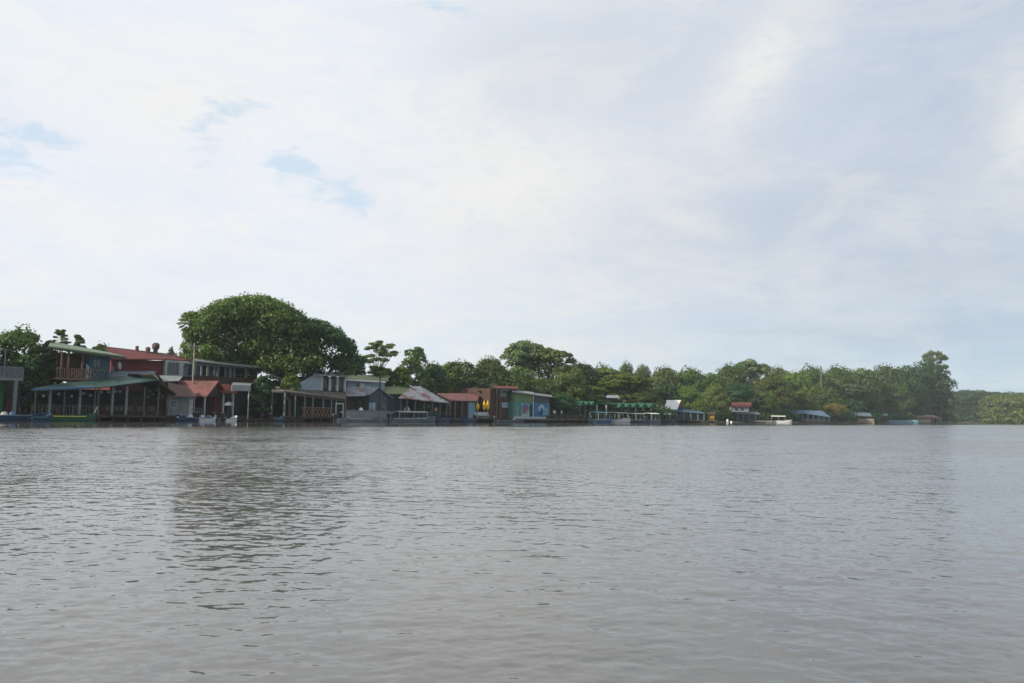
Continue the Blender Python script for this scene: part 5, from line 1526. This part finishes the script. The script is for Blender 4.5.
tree(228, 352, 60, 12, 'dome', 'leaf_mid', 'low green tree filling behind the gallery roof', 1, name='broad_tree', low=.1, unique=(.34, 9))
tree(262, 372, 26, 3.2, 'dome', 'leaf_dark', 'dark shrub under the big round tree beside the pale fascia shelter', 2, name='shrub_tree', low=.0, unique=(.26, 12))
# right of the olive roof
tree(378, 340, 36, 14, 'airy', 'leaf_light', 'tall airy tree with layered sparse branches above the olive roof', 2, name='sparse_tree', unique=(.27, 2.6))
tree(386, 366, 34, 16, 'dome', 'leaf_yellow', 'light green rounded tree below the airy layered tree', 2, name='broad_tree', unique=(.3, 9))
tree(413, 345, 34, 15, 'tall', 'leaf_mid', 'upright green tree with pointed top behind the patched hip roof', 3, name='leafy_tree', low=.1, unique=(.34, 9))
tree(400, 366, 26, 12, 'tall', 'leaf_yellow', 'light green tree leaning on the upright tree behind the olive shed', 1, name='leafy_tree', low=.1, unique=(.32, 9))
tree(432, 360, 36, 17, 'dome', 'leaf_dark', 'dark green tree right of the upright pointed tree', 0, name='broad_tree', low=.05)
tree(456, 357, 52, 20, 'dome', 'leaf_mid', 'round mid green tree above the patched hip roof', 1, name='broad_tree', low=.05)
tree(474, 374, 44, 12, 'dome', 'leaf_dark', 'dark tree directly above the long red pavilion roof', 2, name='broad_tree', low=.0)
tree(489, 354, 48, 19, 'dome', 'leaf_mid', 'round green tree behind the yellow parasols', 3, name='broad_tree', low=.05)
tree(510, 372, 40, 14, 'dome', 'leaf_mid', 'green tree right above the thin red roof', 0, name='broad_tree', low=.0)
tree(526, 341, 52, 30, 'umbrella', 'leaf_grey', 'tall flat topped tree above the painted building', 0, name='flat_topped_tree')
tree(518, 362, 46, 22, 'dome', 'leaf_mid', 'mid green tree filling in under the tallest flat topped tree', 2, name='broad_tree', low=.0)
tree(550, 348, 50, 24, 'umbrella', 'leaf_olive', 'broad olive flat topped tree right of the tallest flat topped one', 1, name='flat_topped_tree')
tree(540, 375, 44, 14, 'dome', 'leaf_mid', 'mid green tree above the right end of the painted building', 1, name='broad_tree', low=.0)
tree(566, 364, 44, 18, 'tall', 'leaf_olive', 'olive brown tree reaching down beside the painted building', 2, name='leafy_tree', low=.0)
tree(562, 392, 30, 4, 'dome', 'leaf_dark', 'dark low tree over the dock between the murals and the green awnings', 2, name='shrub_tree', low=.0)
tree(580, 361, 46, 38, 'dome', 'leaf_dark', 'dark domed tree in the back row above the first green awnings', 3, name='broad_tree')
# forest rows: px, top, width, off, kind, material, variant, label
FOREST = [
 (603, 363, 40, 45, 'dome', 'leaf_mid', 0, 'round back row tree left of the twin grey domes'),
 (626, 359, 22, 60, 'dome', 'leaf_grey', 1, 'left one of the two small grey green domes on the skyline'),
 (643, 360, 22, 60, 'dome', 'leaf_grey', 2, 'right one of the two small grey green domes on the skyline'),
 (612, 370, 60, 34, 'umbrella', 'leaf_mid', 2, 'flat layered tree below the twin grey domes'),
 (588, 385, 40, 16, 'umbrella', 'leaf_yellow', 3, 'bright low spreading tree above the first three green awnings'),
 (625, 374, 56, 22, 'umbrella', 'leaf_yellow', 0, 'wide yellow green layered tree above the middle of the awning dock'),
 (645, 388, 40, 13, 'dome', 'leaf_mid', 1, 'mid green tree above the right end of the green awnings'),
 (602, 398, 30, 9, 'dome', 'leaf_dark', 2, 'dark low tree behind the green awning dock'),
 (665, 364, 40, 45, 'dome', 'leaf_olive', 3, 'brownish domed tree above the white roofed boathouse'),
 (690, 366, 46, 40, 'dome', 'leaf_mid', 0, 'broad domed tree in the middle of the skyline dip'),
 (668, 382, 40, 22, 'dome', 'leaf_dark', 3, 'dark round tree behind the steep white roof'),
 (686, 384, 34, 15, 'dome', 'leaf_yellow', 1, 'yellow green tree right of the steep white roof'),
 (711, 369, 34, 40, 'dome', 'leaf_mid', 2, 'green domed tree above the ochre hut'),
 (716, 382, 30, 15, 'dome', 'leaf_olive', 0, 'brown olive tree standing over the ochre hut'),
 (699, 401, 16, 5, 'tall', 'leaf_yellow', 3, 'small yellow leafed tree left of the ochre hut'),
 (731, 361, 44, 55, 'dome', 'leaf_mid', 1, 'domed tree peak on the skyline left above the red roofed cottage'),
 (752, 360, 36, 60, 'umbrella', 'leaf_grey', 2, 'airy grey flat crown on the skyline above the red roofed cottage'),
 (738, 380, 46, 28, 'dome', 'leaf_dark', 1, 'dark green mass behind the red roofed cottage'),
 (778, 364, 34, 60, 'dome', 'leaf_olive', 3, 'pale brownish crown on the skyline right of the grey flat crown'),
 (770, 374, 56, 30, 'dome', 'leaf_olive', 0, 'large olive tree sloping down to the sandy landing'),
 (764, 390, 34, 16, 'dome', 'leaf_mid', 2, 'bright green tree directly above the white canopied boat'),
 (777, 400, 24, 20, 'dome', 'leaf_dark', 1, 'dark low tree between the sandy landing and the blue roof'),
 (795, 369, 44, 45, 'dome', 'leaf_yellow', 3, 'yellowish domed tree above the blue roofed pavilion'),
 (812, 364, 42, 55, 'dome', 'leaf_mid', 0, 'broad domed tree left of the bare mast'),
 (838, 363, 44, 50, 'dome', 'leaf_mid', 1, 'broad domed tree right of the bare mast'),
 (801, 388, 40, 20, 'dome', 'leaf_olive', 2, 'olive tree right behind the blue roofed pavilion'),
 (825, 386, 36, 22, 'dome', 'leaf_mid', 3, 'round bright green tree at the foot of the bare mast'),
 (835, 403, 26, 3, 'bush', 'leaf_flower', 0, 'shrub speckled with yellow and white blossom right of the blue roof'),
 (862, 364, 44, 50, 'dome', 'leaf_mid', 2, 'domed tree on the skyline above the timber jetty'),
 (853, 384, 44, 30, 'umbrella', 'leaf_grey', 0, 'layered grey green tree above the low dark shed'),
 (848, 398, 34, 28, 'dome', 'leaf_dark', 3, 'dark tree behind the low timber jetty'),
 (886, 362, 42, 55, 'dome', 'leaf_mid', 3, 'domed tree on the skyline above the blue barge'),
 (893, 381, 42, 28, 'dome', 'leaf_mid', 1, 'large mid green tree leaning over the blue barge'),
 (872, 398, 30, 27, 'dome', 'leaf_dark', 0, 'dark tree behind the tiny white roofed kiosk'),
 (908, 361, 46, 45, 'dome', 'leaf_dark', 2, 'dark domed tree left of the tall cape tree'),
 (912, 386, 38, 36, 'dome', 'leaf_dark', 1, 'dark tree above the beige hut'),
 (929, 358, 52, 26, 'dome', 'leaf_dark', 3, 'large dark tree at the cape, tallest of the solid crowns at the right end'),
 (937, 351, 26, 24, 'airy', 'leaf_light', 1, 'thin pale crown sticking up highest at the cape'),
 (940, 380, 28, 17, 'dome', 'leaf_dark', 0, 'dark low tree at the tip of the cape'),
]
for (px, top, wd, off, kind, m, var, lab) in FOREST:
    nm = {'dome': 'broad_tree', 'umbrella': 'flat_topped_tree', 'airy': 'sparse_tree', 'tall': 'leafy_tree', 'bush': 'flowering_shrub'}[kind]
    tree(px, top, wd, off, kind, m, lab, var, name=nm, low=.03, cat='shrub' if kind == 'bush' else 'tree')

# second row: the same look everywhere, seen only as fill between the crowns
rr = random.Random(44)
for k in range(26):
    px = 430 + k * 19.5 + rr.uniform(-4, 4)
    if px > 925: break
    tree(px, rr.uniform(374, 380), 44, 48 + rr.uniform(0, 8), 'dome', ('leaf_dark', 'leaf_mid')[k % 2], 'dark tree filling the gap between the front crowns of the wood', k % 4, 'filler trees deep in the wood behind the waterfront', name='broad_tree', low=0)

# undergrowth along the bank: leaves nobody could count
def undergrowth():
    bl = []
    rr = random.Random(9)
    px = 552
    while px < 952:
        d = shore_depth(px) + (rr.uniform(4, 9) if px < 660 else rr.uniform(15, 26) + (16 if px > 885 else 0))
        Xp, Yp = ground_xy(px, d)
        r_ = rr.uniform(1.1, 2.3) * (1 + (px - 552) / 700)
        bl.append((Xp, Yp, .5 + r_ * .35, r_ * 1.3, r_ * 1.3, r_ * .8))
        px += rr.uniform(1.0, 2.2)
    for px in range(250, 552, 7):
        Xp, Yp = ground_xy(px, shore_depth(px) + 11)
        r_ = rr.uniform(1.2, 2.2)
        bl.append((Xp, Yp, 1.0, r_ * 1.3, r_ * 1.3, r_))
    cm = leaf_mesh('undergrowth', bl, .55, 5, 3, .34); cm.materials.append(MATS['leaf_dark'])
    o = bpy.data.objects.new('undergrowth', cm); COL.objects.link(o)
    tag(o, 'dark leafy undergrowth along the river bank between the huts', 'undergrowth', kind='stuff')
undergrowth()

# far bank: a wood that reads as one mass
def far_wood(name, label, px0, px1, dist, top, m, seed):
    bl = []; rr = random.Random(seed)
    px = px0
    while px < px1:
        d0 = dist(px)
        for row in range(3):
            d = d0 + row * 14 + rr.uniform(-4, 4)
            Xp, Yp = ground_xy(px + rr.uniform(-2, 2), d)
            H = (top(px) + (1.0, .5, 0)[row] * rr.uniform(1, 3)) ; r_ = ray(px, H); zt = CAMZ + r_.z * Yp / r_.y + rr.uniform(-1.0, .8)
            rb = rr.uniform(3.0, 5.4)
            z = zt - rb * .7
            while z > -.5:
                bl.append((Xp + rr.uniform(-3, 3), Yp + rr.uniform(-2.5, 1.5), z, rb, rb * .9, rb * .78))
                if row == 2: break
                z -= rb * 1.05
        px += rr.uniform(3.5, 5.5)
    cm = leaf_mesh(name, bl, 1.15, 1.7, 6, .30); cm.materials.append(MATS[m])
    o = bpy.data.objects.new(name, cm); COL.objects.link(o)
    tag(o, label, 'wood', kind='stuff')
far_wood('far_wood', 'dark wood on the far bank just right of the cape', 935, 1012, lambda p: 560 - (p - 935) * 1.0, lambda p: 391.5 + max(0, p - 975) * .07, 'leaf_dark', 12)
far_wood('near_wood', 'sunlit yellow green wood on the bank at the right edge', 990, 1110, lambda p: 455 - (p - 990) * .9, lambda p: 396.5 - max(0, p - 1000) * .12, 'leaf_olive', 13)

# ================================================================== haze
def haze():
    mb = MB().box(-900, 1500, -120, 1850, -2.0, 34)
    m = bpy.data.materials.new('haze'); m.use_nodes = True
    T = NT(m.node_tree); T.n.clear()
    v = T.node('ShaderNodeVolumePrincipled')
    v.inputs['Color'].default_value = (0.78, 0.92, 1.0, 1)
    v.inputs['Density'].default_value = 0.00023
    v.inputs['Anisotropy'].default_value = 0.0
    out = T.node('ShaderNodeOutputMaterial'); T.l.new(v.outputs[0], out.inputs['Volume'])
    o = link_mesh('haze', mb, m)
    tag(o, 'thin pale haze hanging over the river', 'haze', kind='stuff')
haze()
